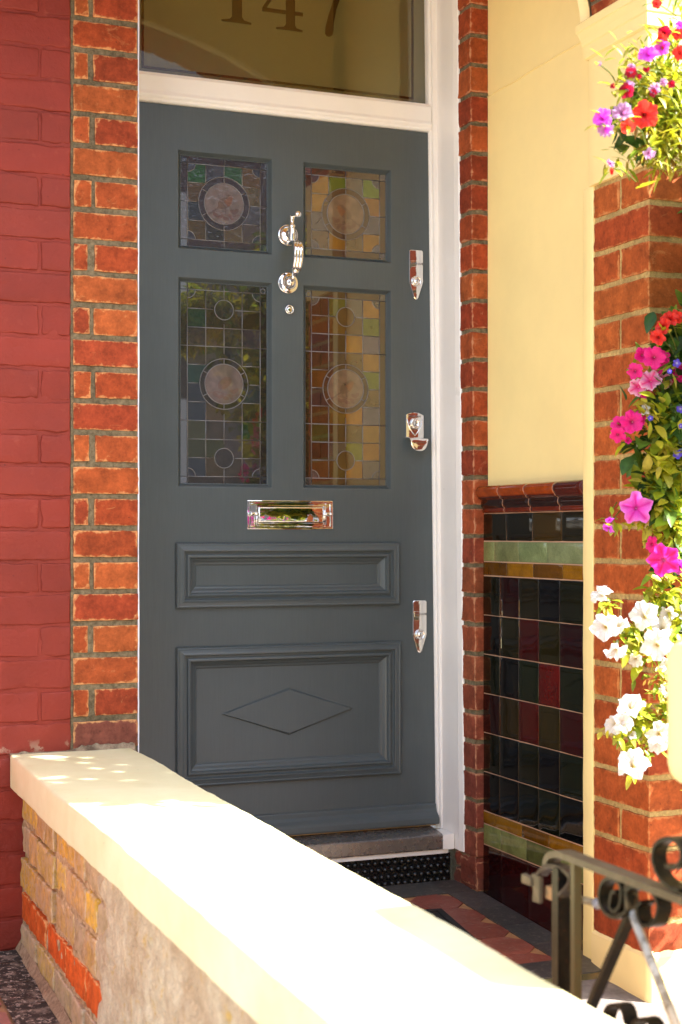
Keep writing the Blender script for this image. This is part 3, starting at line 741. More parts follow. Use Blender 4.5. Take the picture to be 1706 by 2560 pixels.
num([[(1.234, BZ), (1.3185, BZ), (1.3185, BZ+.0045), (1.298, BZ+.009), (1.2925, BZ+.017), (1.2915, BZ+.172), (1.284, BZ+.172), (1.246, BZ+.155), (1.246, BZ+.150), (1.262, BZ+.150), (1.2645, BZ+.142), (1.2640, BZ+.017), (1.258, BZ+.009), (1.234, BZ+.0045)]])
num([[(1.390, BZ-.002), (1.4665, BZ-.002), (1.4665, BZ+.0025), (1.449, BZ+.006), (1.4445, BZ+.014), (1.4445, BZ+.172), (1.436, BZ+.172), (1.417, BZ+.140), (1.4185, BZ+.014), (1.412, BZ+.006), (1.390, BZ+.0025)],
     rect(1.350, 1.4175, BZ+.041, BZ+.0515), rect(1.4440, 1.4675, BZ+.041, BZ+.0515),
     [(1.350, BZ+.0512), (1.362, BZ+.0512), (1.4172, BZ+.139), (1.4345, BZ+.172), (1.428, BZ+.172)]])
num([[(1.533, BZ+.003), (1.538, BZ-.004), (1.547, BZ-.005), (1.5545, BZ+.001), (1.5575, BZ+.012), (1.559, BZ+.035), (1.567, BZ+.075), (1.583, BZ+.118), (1.600, BZ+.150), (1.600, BZ+.172), (1.592, BZ+.172), (1.588, BZ+.150), (1.560, BZ+.105), (1.543, BZ+.055), (1.5345, BZ+.020)],
     rect(1.520, 1.5915, BZ+.152, BZ+.172), rect(1.512, 1.5195, BZ+.128, BZ+.172)])
b = MB()
b.extrude([(.24, .1535), (.16, .1465), (.133, .1415), (.1285, .1395), (.1262, .136), (.1258, .1015), (.129, .0985), (.24, .0985)], lambda a, c, d: (.95+d, a, c), .8915)
b.build('sill', M['sill'], fr, bevel=.001)
b = MB(); b.box(1.8418, 1.8755, .1245, .2034, .0972, .1402); b.build('sill_horn', M['white'], fr, bevel=.0015)
b = MB(); b.box(.95, 1.862, .1335, .2, .0855, .0982); b.build('sill_strip', M['white'], fr, bevel=.001)
b = MB(); b.box(.95, 1.874, .146, .22, -.02, .0853)
for i in range(46):
    for j in range(4):
        x = .955+i*.02+(.01 if j % 2 else 0); z = .012+j*.0195
        if x > 1.866: continue
        b.lathe([(.0092, 0), (.0078, .0045), (.0045, .0078), (.0008, .009)], (x, .1462, z), n=8)
b.build('studded_riser', M['black_iron'], fr)

# ================================================================ THE DOOR
door = tag(empty('front_door', (.98, YD, .15)), 'dark blue grey panelled front door with four stained glass panes and chrome fittings', 'door')
b = MB()
c1, c2 = (1.1095, 1.3735), (1.4635, 1.7262); rU, rL = (1.7298, 1.991), (1.097, 1.6545)
pm, plw = (1.102, 1.748, .775, .948), (1.1028, 1.7525, .3008, .672)
holes = [(*c1, *rU), (*c2, *rU), (*c1, *rL), (*c2, *rL), pm, plw]
xs = sorted({.965, 1.872, *[h[0] for h in holes], *[h[1] for h in holes]}); zs_ = sorted({.153, 2.1065, *[h[2] for h in holes], *[h[3] for h in holes]})
vid = {}; vs = []; fs = []
def vv(i, j):
    if (i, j) not in vid: vid[(i, j)] = len(vs); vs.append((xs[i], YD, zs_[j]))
    return vid[(i, j)]
for i in range(len(xs)-1):
    for j in range(len(zs_)-1):
        cx, cz = (xs[i]+xs[i+1])/2, (zs_[j]+zs_[j+1])/2
        if any(h[0] < cx < h[1] and h[2] < cz < h[3] for h in holes): continue
        fs.append((vv(i, j), vv(i+1, j), vv(i+1, j+1), vv(i, j+1)))
b.add(vs, fs)
b.box(.965, 1.872, .245, .262, .153, 2.1065)
RV = [(0, 0), (.001, -.0004), (.0072, -.0130), (.0084, -.0138), (.0092, -.0118), (.0108, -.0122), (.0116, -.0175)]
for h in holes[:4]: b.sweep_rect(*h, RV, YD)
b.build('door_leaf', M['door'], door)
BOL = [(0, 0), (.0006, .0095), (.003, .0125), (.0055, .0132), (.0075, .0122), (.0145, .0140), (.019, .0165), (.0215, .0160), (.0222, .0090), (.0245, .0062), (.029, .0060), (.0305, .0105), (.034, .0125), (.0375, .0120), (.040, .0080), (.0415, .0030), (.046, .0005), (.052, -.0050), (.0565, -.0065), (.0595, -.0098), (.061, -.0100)]
for h in holes[4:]:
    b = MB(); b.sweep_rect(*h, BOL, YD); i = .0608
    b.add([(h[0]+i, YD+.0099, h[2]+i), (h[1]-i, YD+.0099, h[2]+i), (h[1]-i, YD+.0099, h[3]-i), (h[0]+i, YD+.0099, h[3]-i)], [(0, 1, 2, 3)])
    if h is plw:
        dm = [(1.2326, .489), (1.4250, .4237), (1.6122, .489), (1.4250, .5531)]
        vs = [(x, YD+.0098, z) for x, z in dm]+[(x+(1.4238-x)*.030, YD+.0030, z+(.489-z)*.085) for x, z in dm]
        b.add(vs, [(4, 5, 6, 7)]+[(k, (k+1) % 4, (k+1) % 4+4, k+4) for k in range(4)])
    b.build('moulded_panel', M['door'], door)
b = MB(); b.extrude([(YD, .2135), (YD-.005, .2125), (YD-.008, .2085), (YD-.0095, .198), (YD-.014, .189), (YD-.024, .181), (YD-.030, .174), (YD-.031, .161), (YD-.029, .1565), (YD, .1555)], lambda a, c, d: (1.0035+d, a, c), .858)
b.build('weather_bar', M['door'], door, bevel=.0008)
b = MB(); b.extrude([(YD-.001, .1548), (YD-.018, .1548), (YD-.018, .1515), (YD-.001, .1515)], lambda a, c, d: (1.0035+d, a, c), .852)
b.build('brass_weather_strip', metal_mat('aged_brass', lin(170, 140, 96), .4), door)

# stained glass panes
S = lambda *c: tuple(x*.52 for x in lin(*c))
UL = [[(34, 112, 44), (88, 88, 106), (60, 116, 66), (136, 102, 62)], [(126, 96, 56), 0, 0, (136, 112, 78)], [(66, 78, 96), 0, 0, (100, 98, 116)], [(118, 90, 34), (64, 60, 60), (130, 102, 70), (108, 92, 92)]]
UR = [[(176, 122, 46), (92, 118, 16), (112, 102, 96), (114, 140, 50)], [(172, 122, 42), 0, 0, (172, 118, 60)], [(112, 102, 108), 0, 0, (108, 100, 108)], [(114, 86, 70), (156, 104, 18), (114, 88, 56), (172, 118, 42)]]
LL = [[(86, 78, 64), (82, 80, 78), (96, 84, 60), (90, 80, 64)], [(58, 92, 80), (92, 84, 66), (96, 84, 70), (84, 70, 44)], [(98, 94, 98), (118, 98, 66), (104, 94, 80), (96, 88, 92)], [(96, 86, 58), (104, 94, 78), (84, 80, 82), (88, 82, 60)], [(54, 98, 86), 0, 0, (92, 86, 50)], [(74, 82, 94), 0, 0, (78, 82, 94)], [(72, 80, 92), (120, 96, 66), (100, 88, 72), (92, 82, 56)], [(98, 100, 74), (92, 84, 74), (86, 80, 78), (56, 84, 54)], [(92, 96, 70), (86, 92, 58), (92, 86, 84), (96, 84, 56)], [(74, 82, 94), (112, 92, 66), (96, 84, 70), (90, 82, 84)]]  # muted, darker tints carry the street's reflection over this pane
LR = [[(78, 46, 16), (98, 98, 18), (118, 104, 86), (176, 124, 48)], [(98, 56, 8), (114, 78, 8), (114, 82, 44), (124, 130, 38)], [(62, 46, 46), (74, 46, 8), (172, 114, 26), (118, 104, 104)], [(68, 46, 24), (90, 72, 56), (120, 88, 44), (172, 124, 54)], [(108, 66, 4), 0, 0, (130, 136, 48)], [(62, 46, 46), 0, 0, (120, 94, 54)], [(84, 52, 14), (114, 78, 8), (168, 114, 38), (114, 104, 104)], [(62, 68, 14), (68, 42, 8), (114, 88, 44), (172, 124, 54)], [(62, 36, 14), (94, 78, 66), (126, 122, 28), (172, 118, 44)], [(98, 62, 14), (98, 68, 8), (172, 114, 22), (114, 98, 86)]]  # dark reflection put into the tints of the left columns
def pane(h, tab, border, corner, cool, bird, flip, wavy):
    S = lambda *c: tuple(x*(.28 if cool else .42) for x in lin(*c))
    x0, x1, z0, z1 = h[0]+.0105, h[1]-.0105, h[2]+.0105, h[3]-.0105
    W, H = x1-x0, z1-z0; nr = len(tab); B = .019; cw = (W-2*B)/4; rh = (H-2*B)/nr
    big = nr == 10; uc, vc = W/2, H/2; R1, R0 = (.068, .054) if big else (.0715, .0555)
    sm = [B+rh, H-B-rh] if big else []; RS, RQ = .0265, .0225
    tints = {}
    def tint(key, c):
        if key not in tints: tints[key] = jit(c, .1)
        return tints[key]
    def colour(u, v):
        d = math.hypot(u-uc, v-vc)
        if d < R0:
            base = Vector(lin(148, 128, 122) if cool else lin(148, 118, 96)); q = noise.noise(Vector((u*60, v*60, nr)))
            p, q2 = ((u-uc)*(-1 if flip else 1))/R0, (v-vc)/R0      # q2 down
            ca, sa = .80, -.60; bx, by = (p-.04)*ca+(q2+.06)*sa, -(p-.04)*sa+(q2+.06)*ca
            body = bx*bx/.17+by*by/.065 < 1; head = (p-.27)**2+(q2+.30)**2 < .030
            beak = 0 < p-.42 < .14 and abs(q2+.30-(p-.42)*.2) < .045*(1-(p-.42)/.14)
            tail = -.80 < p < -.22 and abs(q2-.16+(p+.22)*.70) < .045
            leg = abs(p-.06-(q2-.25)*.1) < .02 and .15 < q2 < .46
            twig = abs(q2-.48-.08*math.sin(p*4)) < .022 and abs(p) < .8
            leafy = any(((p-lx)*math.cos(la)+(q2-ly)*math.sin(la))**2/.030+(-(p-lx)*math.sin(la)+(q2-ly)*math.cos(la))**2/.008 < 1 for lx, ly, la in ((.46, .36, .5), (.62, .30, -.7), (.36, .62, .9), (-.18, .62, -.4), (-.42, .56, .6), (.10, .70, .2)))
            if bird:
                if body or head: base = base.lerp(Vector(lin(150, 92, 58) if bx > .02 and by > -.1 else lin(122, 92, 74)), .85)
                elif tail or beak or leg: base = base.lerp(Vector(lin(112, 82, 72)), .8)
                elif leafy or twig: base = base.lerp(Vector(lin(128, 84, 74)), .75)
            elif leafy or twig or body: base = base.lerp(Vector(lin(146, 104, 90)), .6)
            return tuple(x*(.44+.10*q) for x in base)
        if d < R1: return tint(('ring', int((math.atan2(v-vc, u-uc)/math.tau+.5)*6+.5) % 6), S(*border))
        for s_ in sm:
            if math.hypot(u-uc, v-s_) < RS: return tint(('sm', s_), S(100, 66, 24) if not cool else S(84, 80, 78))
        bu, bv = u < B or u > W-B, v < B or v > H-B
        if bu and bv: return tint(('c', u < B, v < B), S(*corner))
        if bu or bv: return tint(('b', bu and u < B, bv and v < B, int(v/H*4) if bu else int(u/W*2)), S(*border))
        for cu in (B, W-B):
            for cv in (B, H-B):
                if math.hypot(u-cu, v-cv) < RQ: return tint(('q', cu, cv), S(*corner))
        i, j = min(3, int((u-B)/cw)), min(nr-1, int((v-B)/rh)); c = tab[j][i]
        return tint((i, j), S(*(c or (100, 84, 60))))
    st = .002; nu, nv_ = int(W/st), int(H/st); du, dv_ = W/nu, H/nv_
    me = bpy.data.meshes.new('stained_pane')
    gy = YD+.0152
    vs = [(x0+i*du, gy, z1-j*dv_) for i in range(nu+1) for j in range(nv_+1)]
    fs = [(i*(nv_+1)+j, i*(nv_+1)+j+1, (i+1)*(nv_+1)+j+1, (i+1)*(nv_+1)+j) for i in range(nu) for j in range(nv_)]
    me.from_pydata(vs, [], fs); me.materials.append(M['stained_wavy'] if wavy else M['stained'])
    a = me.attributes.new('Col', 'FLOAT_COLOR', 'FACE'); cols = []
    for i in range(nu):
        for j in range(nv_): c = colour((i+.5)*du, (j+.5)*dv_); cols += [c[0], c[1], c[2], 1]
    a.data.foreach_set('color', cols); me.update()
    o = bpy.data.objects.new('stained_pane', me); COL.objects.link(o); o.parent = door; o.matrix_parent_inverse = Matrix.Translation(-door.location)
    b = MB(); T = .0012
    def cm(pts): b.tube([(x0+u, gy-.0004, z1-v) for u, v in pts], T, 6)
    def clear(u, v): return math.hypot(u-uc, v-vc) > R1 and all(math.hypot(u-uc, v-s_) > RS for s_ in sm)
    def seg(p, q):
        n = 40; run = []
        for k in range(n+1):
            t = k/n; u, v = p[0]+(q[0]-p[0])*t, p[1]+(q[1]-p[1])*t
            if clear(u, v): run.append((u, v))
            else:
                if len(run) > 1: cm([run[0], run[-1]])
                run = []
        if len(run) > 1: cm([run[0], run[-1]])
    for i in range(5): seg((B+i*cw, 0 if i in (0, 2, 4) else B), (B+i*cw, H if i in (0, 2, 4) else H-B))
    for j in range(nr+1):
        ext = j in (0, nr) or (j % 3 == (0 if j < 5 else 1) and big) or (not big and j == 2)
        seg((0 if ext else B, B+j*rh), (W if ext else W-B, B+j*rh))
    circ = lambda u, v, r, a0=0, a1=math.tau, n=36: cm([(u+r*math.cos(a0+(a1-a0)*k/n), v+r*math.sin(a0+(a1-a0)*k/n)) for k in range(n+1)])
    circ(uc, vc, R1); circ(uc, vc, R0)
    for s_ in sm: circ(uc, s_, RS)
    for k in range(6): a = math.pi*(k/3+.5/3*0)+math.pi/2*0+math.pi/6; cm([(uc+R0*math.cos(a), vc+R0*math.sin(a)), (uc+R1*math.cos(a), vc+R1*math.sin(a))])
    for (cu, cv, a0) in ((B, B, 0), (W-B, B, math.pi/2), (W-B, H-B, math.pi), (B, H-B, math.pi*1.5)): circ(cu, cv, RQ, a0, a0+math.pi/2, 10)
    if h is holes[2]: circ(W-.0115, .012, .0068, n=16)
    if h is holes[3]: circ(.0105, .012, .0068, n=16)
    if h is holes[1]: circ(W-.012, H-.012, .0068, n=16)
    l = b.build('leading', M['lead'], o)
pane(holes[0], UL, (78, 56, 66), (84, 88, 110), True, True, False, True)
pane(holes[1], UR, (90, 58, 48), (92, 88, 104), False, True, True, False)
pane(holes[2], LL, (74, 66, 60), (78, 80, 92), True, False, False, False)
pane(holes[3], LR, (86, 56, 32), (100, 90, 84), False, True, False, False)

def smooth(pts, n=6):
    P = [Vector(p) for p in pts]; P = [P[0]*2-P[1]]+P+[P[-1]*2-P[-2]]; out = []
    for i in range(1, len(P)-2):
        for k in range(n):
            t = k/n; a, b_, c, d = P[i-1:i+3]
            out.append(.5*((2*b_)+(c-a)*t+(2*a-5*b_+4*c-d)*t*t+(3*b_-a-3*c+d)*t**3))
    return out+[P[-2]]
# chrome fittings -------------------------------------------------
def text_mesh(name, body, size, loc, mat, parent, extr=.0004):
    cu = bpy.data.curves.new(name, 'FONT'); cu.body = body; cu.size = size; cu.extrude = extr; cu.align_x = 'CENTER'
    to = bpy.data.objects.new(name, cu); me = bpy.data.meshes.new_from_object(to); bpy.data.objects.remove(to)
    me.transform(Matrix.Rotation(R(90), 4, 'X')); me.materials.clear(); me.materials.append(mat)
    o = bpy.data.objects.new(name, me); COL.objects.link(o); o.parent = parent; o.location = loc
    return o
kn = MB(); KX = 1.4184
RO = [(.0290, 0), (.0292, .003), (.0275, .0046), (.0262, .0046), (.0255, .0060), (.0235, .0095), (.019, .0135), (.013, .016), (.0105, .019), (.0100, .028), (.0110, .031), (.009, .034), (.003, .035)]
kn.lathe(RO, (KX, YD, 1.7862)); rk = [(.0290, 0), (.0292, .003), (.0275, .0046), (.0262, .0046), (.0225, .0062), (.018, .0072), (.0165, .0105), (.0135, .0125), (.0120, .018), (.0135, .0215), (.0125, .025), (.008, .0275), (.002, .0285)]
kn.lathe(rk, (KX, YD, 1.656))
kn.lathe([(.004, .000), (.0078, .002), (.0088, .010), (.0088, .040), (.0078, .043), (.0100, .046), (.0100, .050), (.0065, .053), (.0060, .066), (.0080, .069), (.0080, .077), (.004, .080)], (KX, YD-.034, 1.757), axis=(0, 0, 1), n=20)
kn.tube(smooth([(KX, YD-.020, 1.8335), (KX, YD-.038, 1.8335), (KX, YD-.060, 1.8325), (KX, YD-.084, 1.8275)], 4), lambda t: .0052+.0030*t, 12)
for ox in (-.0082, 0, .0082):
    kn.tube([(KX+ox, YD-y_, z) for y_, z in ((.032, 1.760), (.044, 1.757), (.062, 1.757), (.077, 1.752), (.084, 1.741), (.0855, 1.725), (.082, 1.706), (.074, 1.690), (.066, 1.681))], .0056, 10)
kn.lathe([(.004, 0), (.0095, .002), (.0105, .006), (.0085, .010), (.0065, .013), (.007, .018), (.003, .021)], (KX, YD-.064, 1.684), axis=(0, .75, -1), n=16)
kn.tube([(KX, YD-.026, 1.656), (KX, YD-.036, 1.660), (KX, YD-.048, 1.672)], .0052, 10)
kn.build('door_knocker', M['chrome'], door)
b = MB(); b.lathe([(.0135, 0), (.0138, .004), (.0125, .008), (.0108, .0092), (.0095, .0092), (.0090, .006), (.0082, .006), (.0078, .0080), (.004, .0086), (.0005, .0086)], (1.4213, YD, 1.5833), n=24)
pe = b.build('door_viewer', M['chrome'], door)
b = MB(); b.lathe([(.0094, 0), (.0092, .0005), (.0078, .0005), (.0076, 0)], (1.4213, YD-.0064, 1.5833), n=24); b.build('lens_ring', M['engraved'], pe)
def rim_lock(x, z0, z1):
    b = MB(); hw = .0215; cx = x
    out = [(-hw+.004, z1), (hw-.004, z1), (hw, z1-.004), (hw, z0+.050), (hw*.34, z0+.006), (hw*.12, z0), (-hw*.12, z0), (-hw*.34, z0+.006), (-hw, z0+.050), (-hw, z1-.004)]
    b.extrude(out, lambda a, c, d: (cx+a, YD-d, c), .0062); o = b.build('security_lock', M['plate'], door, bevel=.0022)
    b = MB(); b.lathe([(.0150, 0), (.0152, .003), (.0135, .0055), (.0115, .006), (.0110, .0048), (.0072, .0048), (.0070, .0060), (.0005, .0062)], (cx, YD-.006, z0+.052), n=26); b.build('cylinder', M['chrome'], o)
    b = MB(); b.box(cx-.0009, cx+.0009, YD-.0131, YD-.0119, z0+.047, z0+.057); b.build('keyhole', M['engraved'], o)
    b = MB(); zc = z1-.038
    b.extrude([(-.0185, zc+.007), (.0185, zc+.007), (.0165, zc-.009), (-.0165, zc-.009)], lambda a, c, d: (cx+a, YD-.006-d, c), .0012); b.build('name_band', M['chrome'], o, bevel=.0006)
    text_mesh('lettering', 'BANHAM', .0096, (cx, YD-.0075, zc-.0042), M['engraved'], o)
rim_lock(1.8005, 1.632, 1.7722); rim_lock(1.8115, .6376, .7859)
b = MB(); cx = 1.7955; z0, z1 = 1.2430, 1.3150; hw = .0275
b.extrude([(-hw, z0), (hw, z0), (hw, z1-.008), (hw*.72, z1-.004), (hw*.36, z1-.0012), (0, z1), (-hw*.36, z1-.0012), (-hw*.72, z1-.004), (-hw, z1-.008)], lambda a, c, d: (cx+a, YD-d, c), .0075)
nl = b.build('night_latch', M['plate'], door, bevel=.0015)
b = MB(); b.lathe([(.0150, 0), (.0152, .004), (.0140, .006), (.0088, .0062), (.0082, .0050), (.0005, .0052)], (cx+.001, YD-.0074, z1-.031), n=26)
b.tube([(cx-.0245, YD-.008, z1-.018), (cx-.020, YD-.0085, z1-.036), (cx-.010, YD-.0085, z1-.054), (cx, YD-.0085, z1-.066), (cx+.010, YD-.0085, z1-.054), (cx+.020, YD-.0085, z1-.036), (cx+.0245, YD-.008, z1-.018)], .0012, 6)
b.build('cylinder', M['chrome'], nl)
b = MB(); b.box(cx+.0002, cx+.0018, YD-.0138, YD-.0120, z1-.036, z1-.026); b.build('keyhole', M['engraved'], nl)
text_mesh('lettering', 'BANHAM', .0086, (cx, YD-.0079, z1-.0145), M['engraved'], nl)
b = MB()
def lip(u, v):
    a = (u-.5)*2; x = cx+a*hw*.98
    if v < .45: t = v/.45; return (x, YD-.004-.032*t, z0+.002-.006*t*t)
    t = (v-.45)/.55; drop = .034*math.sqrt(max(0, 1-abs(a)**3.2*.97)); return (x, YD-.036-.003*math.sin(t*math.pi), z0-.004-drop*t)
b.grid(lip, 22, 14); o = b.build('finger_pull', M['plate'], nl); sd = o.modifiers.new('thick', 'SOLIDIFY'); sd.thickness = .003
# letter plate
lx0, lx1, lz0, lz1 = 1.3005, 1.5495, .9855, 1.0635
b = MB(); b.box(lx0, lx1, YD-.0042, YD, lz0, lz1); lp = b.build('letter_plate', M['plate'], door, bevel=.0014)
b = MB(); b.sweep_rect(lx0+.006, lx1-.006, lz0+.005, lz1-.005, [(0, .0042), (.001, .0052), (.003, .0054), (.0042, .0044)], YD)
b.sweep_rect(lx0+.026, lx1-.026, lz0+.014, lz1-.013, [(0, .0042), (.0012, .0062), (.0035, .0064), (.0042, .0052)], YD); b.build('beading', M['chrome'], lp)
b = MB()
def flap(u, v): return (lx0+.030+u*(lx1-lx0-.060), YD-.0085-.0012*math.sin(math.pi*v)-.0003*noise.noise(Vector((u*9, v*4, 2))), lz0+.018+v*(lz1-lz0-.036))
b.grid(flap, 40, 10); f2 = b.build('flap', M['plate'], lp); sd = f2.modifiers.new('thick', 'SOLIDIFY'); sd.thickness = .003
for sx, xk in ((1, lx0+.017), (-1, lx1-.017)):
    b = MB()
    b.lathe([(.003, -.012), (.0058, -.0105), (.0062, -.006), (.0046, -.003), (.0046, .006), (.0062, .008), (.003, .0095)], (xk, YD-.0125, (lz0+lz1)/2+.002), axis=(1, 0, 0), n=14)
    b.tube([(xk+sx*.008, YD-.0125, lz0+.012), (xk+sx*.008, YD-.0125, (lz0+lz1)/2+.002)], .0022, 8)
    b.build('flap_pivot', M['chrome'], lp)
b = MB(); b.tube([(lx1-.028, YD-.013, lz0+.016), (lx1-.028, YD-.013, lz1-.015)], .0035, 10)
b.build('flap_handle', M['chrome'], lp)

# ================================================================ DOORMAT
mt = tag(empty('doormat', (1.40, -.36, .0)), 'black rubber doormat with a raised rim lying on the red porch tiles', 'doormat')
def mat_pt(a, c, z): 
    e1, e2 = Vector((-.054, -.471, 0)).normalized(), Vector((-.993, .114, 0)).normalized()
    p = Vector((1.711, -.135, 0))+e1*c-e2*a; return (p.x, p.y, fz(p.y)+z)
b = MB()
def mslab(a0, a1, c0, c1, z0, z1):
    b.add([mat_pt(a, c, z) for z in (z0, z1) for a, c in ((a0, c0), (a1, c0), (a1, c1), (a0, c1))], [(4, 5, 6, 7), (0, 1, 2, 3), (0, 1, 5, 4), (1, 2, 6, 5), (2, 3, 7, 6), (3, 0, 4, 7)])
mslab(-.62, 0, 0, .42, .0008, .006)
for q in ((-.62, 0, 0, .016), (-.62, 0, .404, .42), (-.62, -.604, .016, .404), (-.016, 0, .016, .404)): mslab(*q, .0062, .0105)
b.build('rim', M['rubber'], mt)
b = MB()
for k in range(24): mslab(-.598+k*.024, -.584+k*.024, .022, .398, .0064, .0085)
b.build('ribbed_pad', M['rubber'], mt)

# ================================================================ GATE AND GATE PIER
GX = 1.10
gate = tag(empty('iron_gate', (GX, -2.1, -.07)), 'weathered wrought iron garden gate with scrolls and a latch, standing open in the foreground', 'gate')
def gp(cx, cy, dx=0): p = at(1300+.2589*cx, 2060+.2589*cy, x=GX); return (GX+dx, p.y, p.z)
IB, IC = lin(12, 12, 13), lin(82, 72, 56)
b = MB(); p0, p1 = Vector(gp(420, 285)), Vector(gp(1500, 690)); d_ = (p1-p0)/(p1-p0).length
b.tube(smooth([gp(300, 430), gp(312, 350), gp(350, 300), p0]) + [p0+d_*.15, p0+d_*.45], 0, flat=(.012, .0048, (1, 0, 0)), col=IC); b.build('top_rail', M['iron'], gate)
for (x0, y0, x1, y1, hw, c) in ((405, 420, 440, 1900, .011, IB), (545, 380, 600, 1950, .0065, lin(84, 76, 52))):
    b = MB(); q0 = Vector(gp(x0, y0)); b.tube([q0, Vector((GX, q0.y, .30)), Vector((GX, q0.y, -.03))], 0, flat=(.011 if hw > .01 else .006, hw*.8, (1, 0, 0)), col=c); b.build('stile', M['iron_dark'], gate)
b = MB(); j0 = Vector(gp(1085, 850)); b.tube([j0, j0+(Vector(gp(700, 1740))-j0)*1.25], 0, flat=(.0075, .004, (1, 0, 0)), col=lin(12, 11, 10)); b.build('brace', M['iron_dark'], gate)
b = MB(); b.tube([j0, j0+(Vector(gp(1450, 1790))-j0)*1.2], .0062, 6, col=lin(190, 186, 178)); b.build('brace', M['iron'], gate)  # pale colour stands for the sunlight on this bar
b = MB(); b.tube(smooth([gp(1092, 560), gp(1075, 640), gp(1080, 740), j0]), 0, flat=(.009, .0035, (1, 0, 0)), col=IB); b.build('hanger', M['iron'], gate)
scr = [[(1095, 840), (990, 900), (880, 850), (825, 720), (845, 580), (920, 520), (1010, 560), (1040, 660), (1020, 790), (965, 840), (930, 790), (950, 660), (985, 655)],
       [(1090, 640), (1150, 600), (1260, 600), (1360, 690), (1395, 810), (1350, 950), (1260, 980), (1205, 900), (1195, 800), (1235, 750)],
       [(1600, 640), (1500, 600), (1400, 500), (1345, 350), (1360, 220), (1430, 150), (1530, 140), (1610, 220), (1620, 340), (1560, 420), (1470, 400)],
       [(860, 1960), (865, 1850), (910, 1760), (990, 1745), (1050, 1800), (1085, 1960)],
       [(1120, 1990), (1160, 1910), (1240, 1880), (1310, 1920), (1350, 2010)]]
for s_ in scr:
    b = MB(); b.tube(smooth([gp(*p) for p in s_], 7), 0, flat=(.0105, .0024, (1, 0, 0)), col=lin(14, 14, 14)); b.build('scroll', M['iron_dark'], gate)
b = MB(); q = Vector(gp(405, 520))
def lbox(c0, c1, dx0, dx1, col):
    a, c_ = gp(*c0), gp(*c1); b.rbox(GX+dx0, GX+dx1, min(a[1], c_[1]), max(a[1], c_[1]), min(a[2], c_[2]), max(a[2], c_[2]), r=.002, cell=.01, amp=.0008, big=.001, col=col)
lbox((215, 470), (290, 770), -.016, -.010, IC); lbox((130, 470), (225, 600), -.020, -.012, IC); lbox((300, 590), (400, 760), -.010, .004, lin(160, 120, 80))
b.tube(smooth([gp(280, 480, -.012), gp(340, 400, -.006), gp(430, 430, .002), gp(485, 510, .006), gp(480, 600, .004), gp(430, 700, -.004)]), 0, flat=(.009, .0028, (1, 0, 0)), col=lin(50, 40, 34))
b.tube([gp(330, 660, .012), gp(450, 720, .013), gp(650, 775, .014)], .0055, 8, col=lin(150, 130, 100))
b.lathe([(.003, -.004), (.0075, 0), (.0075, .006), (.003, .009)], gp(655, 776, .014), axis=(0, -1, 0), n=12, col=lin(150, 150, 160))
b.build('latch', M['iron'], gate)
b = MB(); b.tube([(GX, -1.86, .02), (GX, -2.40, .02)], 0, flat=(.012, .005, (1, 0, 0)), col=IB); b.build('bottom_rail', M['iron'], gate)
b = MB(); b.tube([(GX, -2.37, -.04), (GX, -2.37, .56)], .011, 8, col=IB); b.build('hinge_stile', M['iron'], gate)
gpier = tag(empty('gate_pier', (1.40, -2.12, -.2)), 'cream painted gate pier cap, blurred close up at the right edge', 'gate pier')
b = MB(); b.rbox(1.235, 1.56, -2.29, -1.965, -.2, .632, r=.006, cell=.04, amp=.001, big=.002); b.build('pier_shaft', M['cream_pale'], gpier)
b = MB(); b.rbox(1.183, 1.60, -2.33, -1.918, .628, .830, r=.03, cell=.03, amp=.001, big=.002); b.build('pier_cap', M['cream_pale'], gpier)

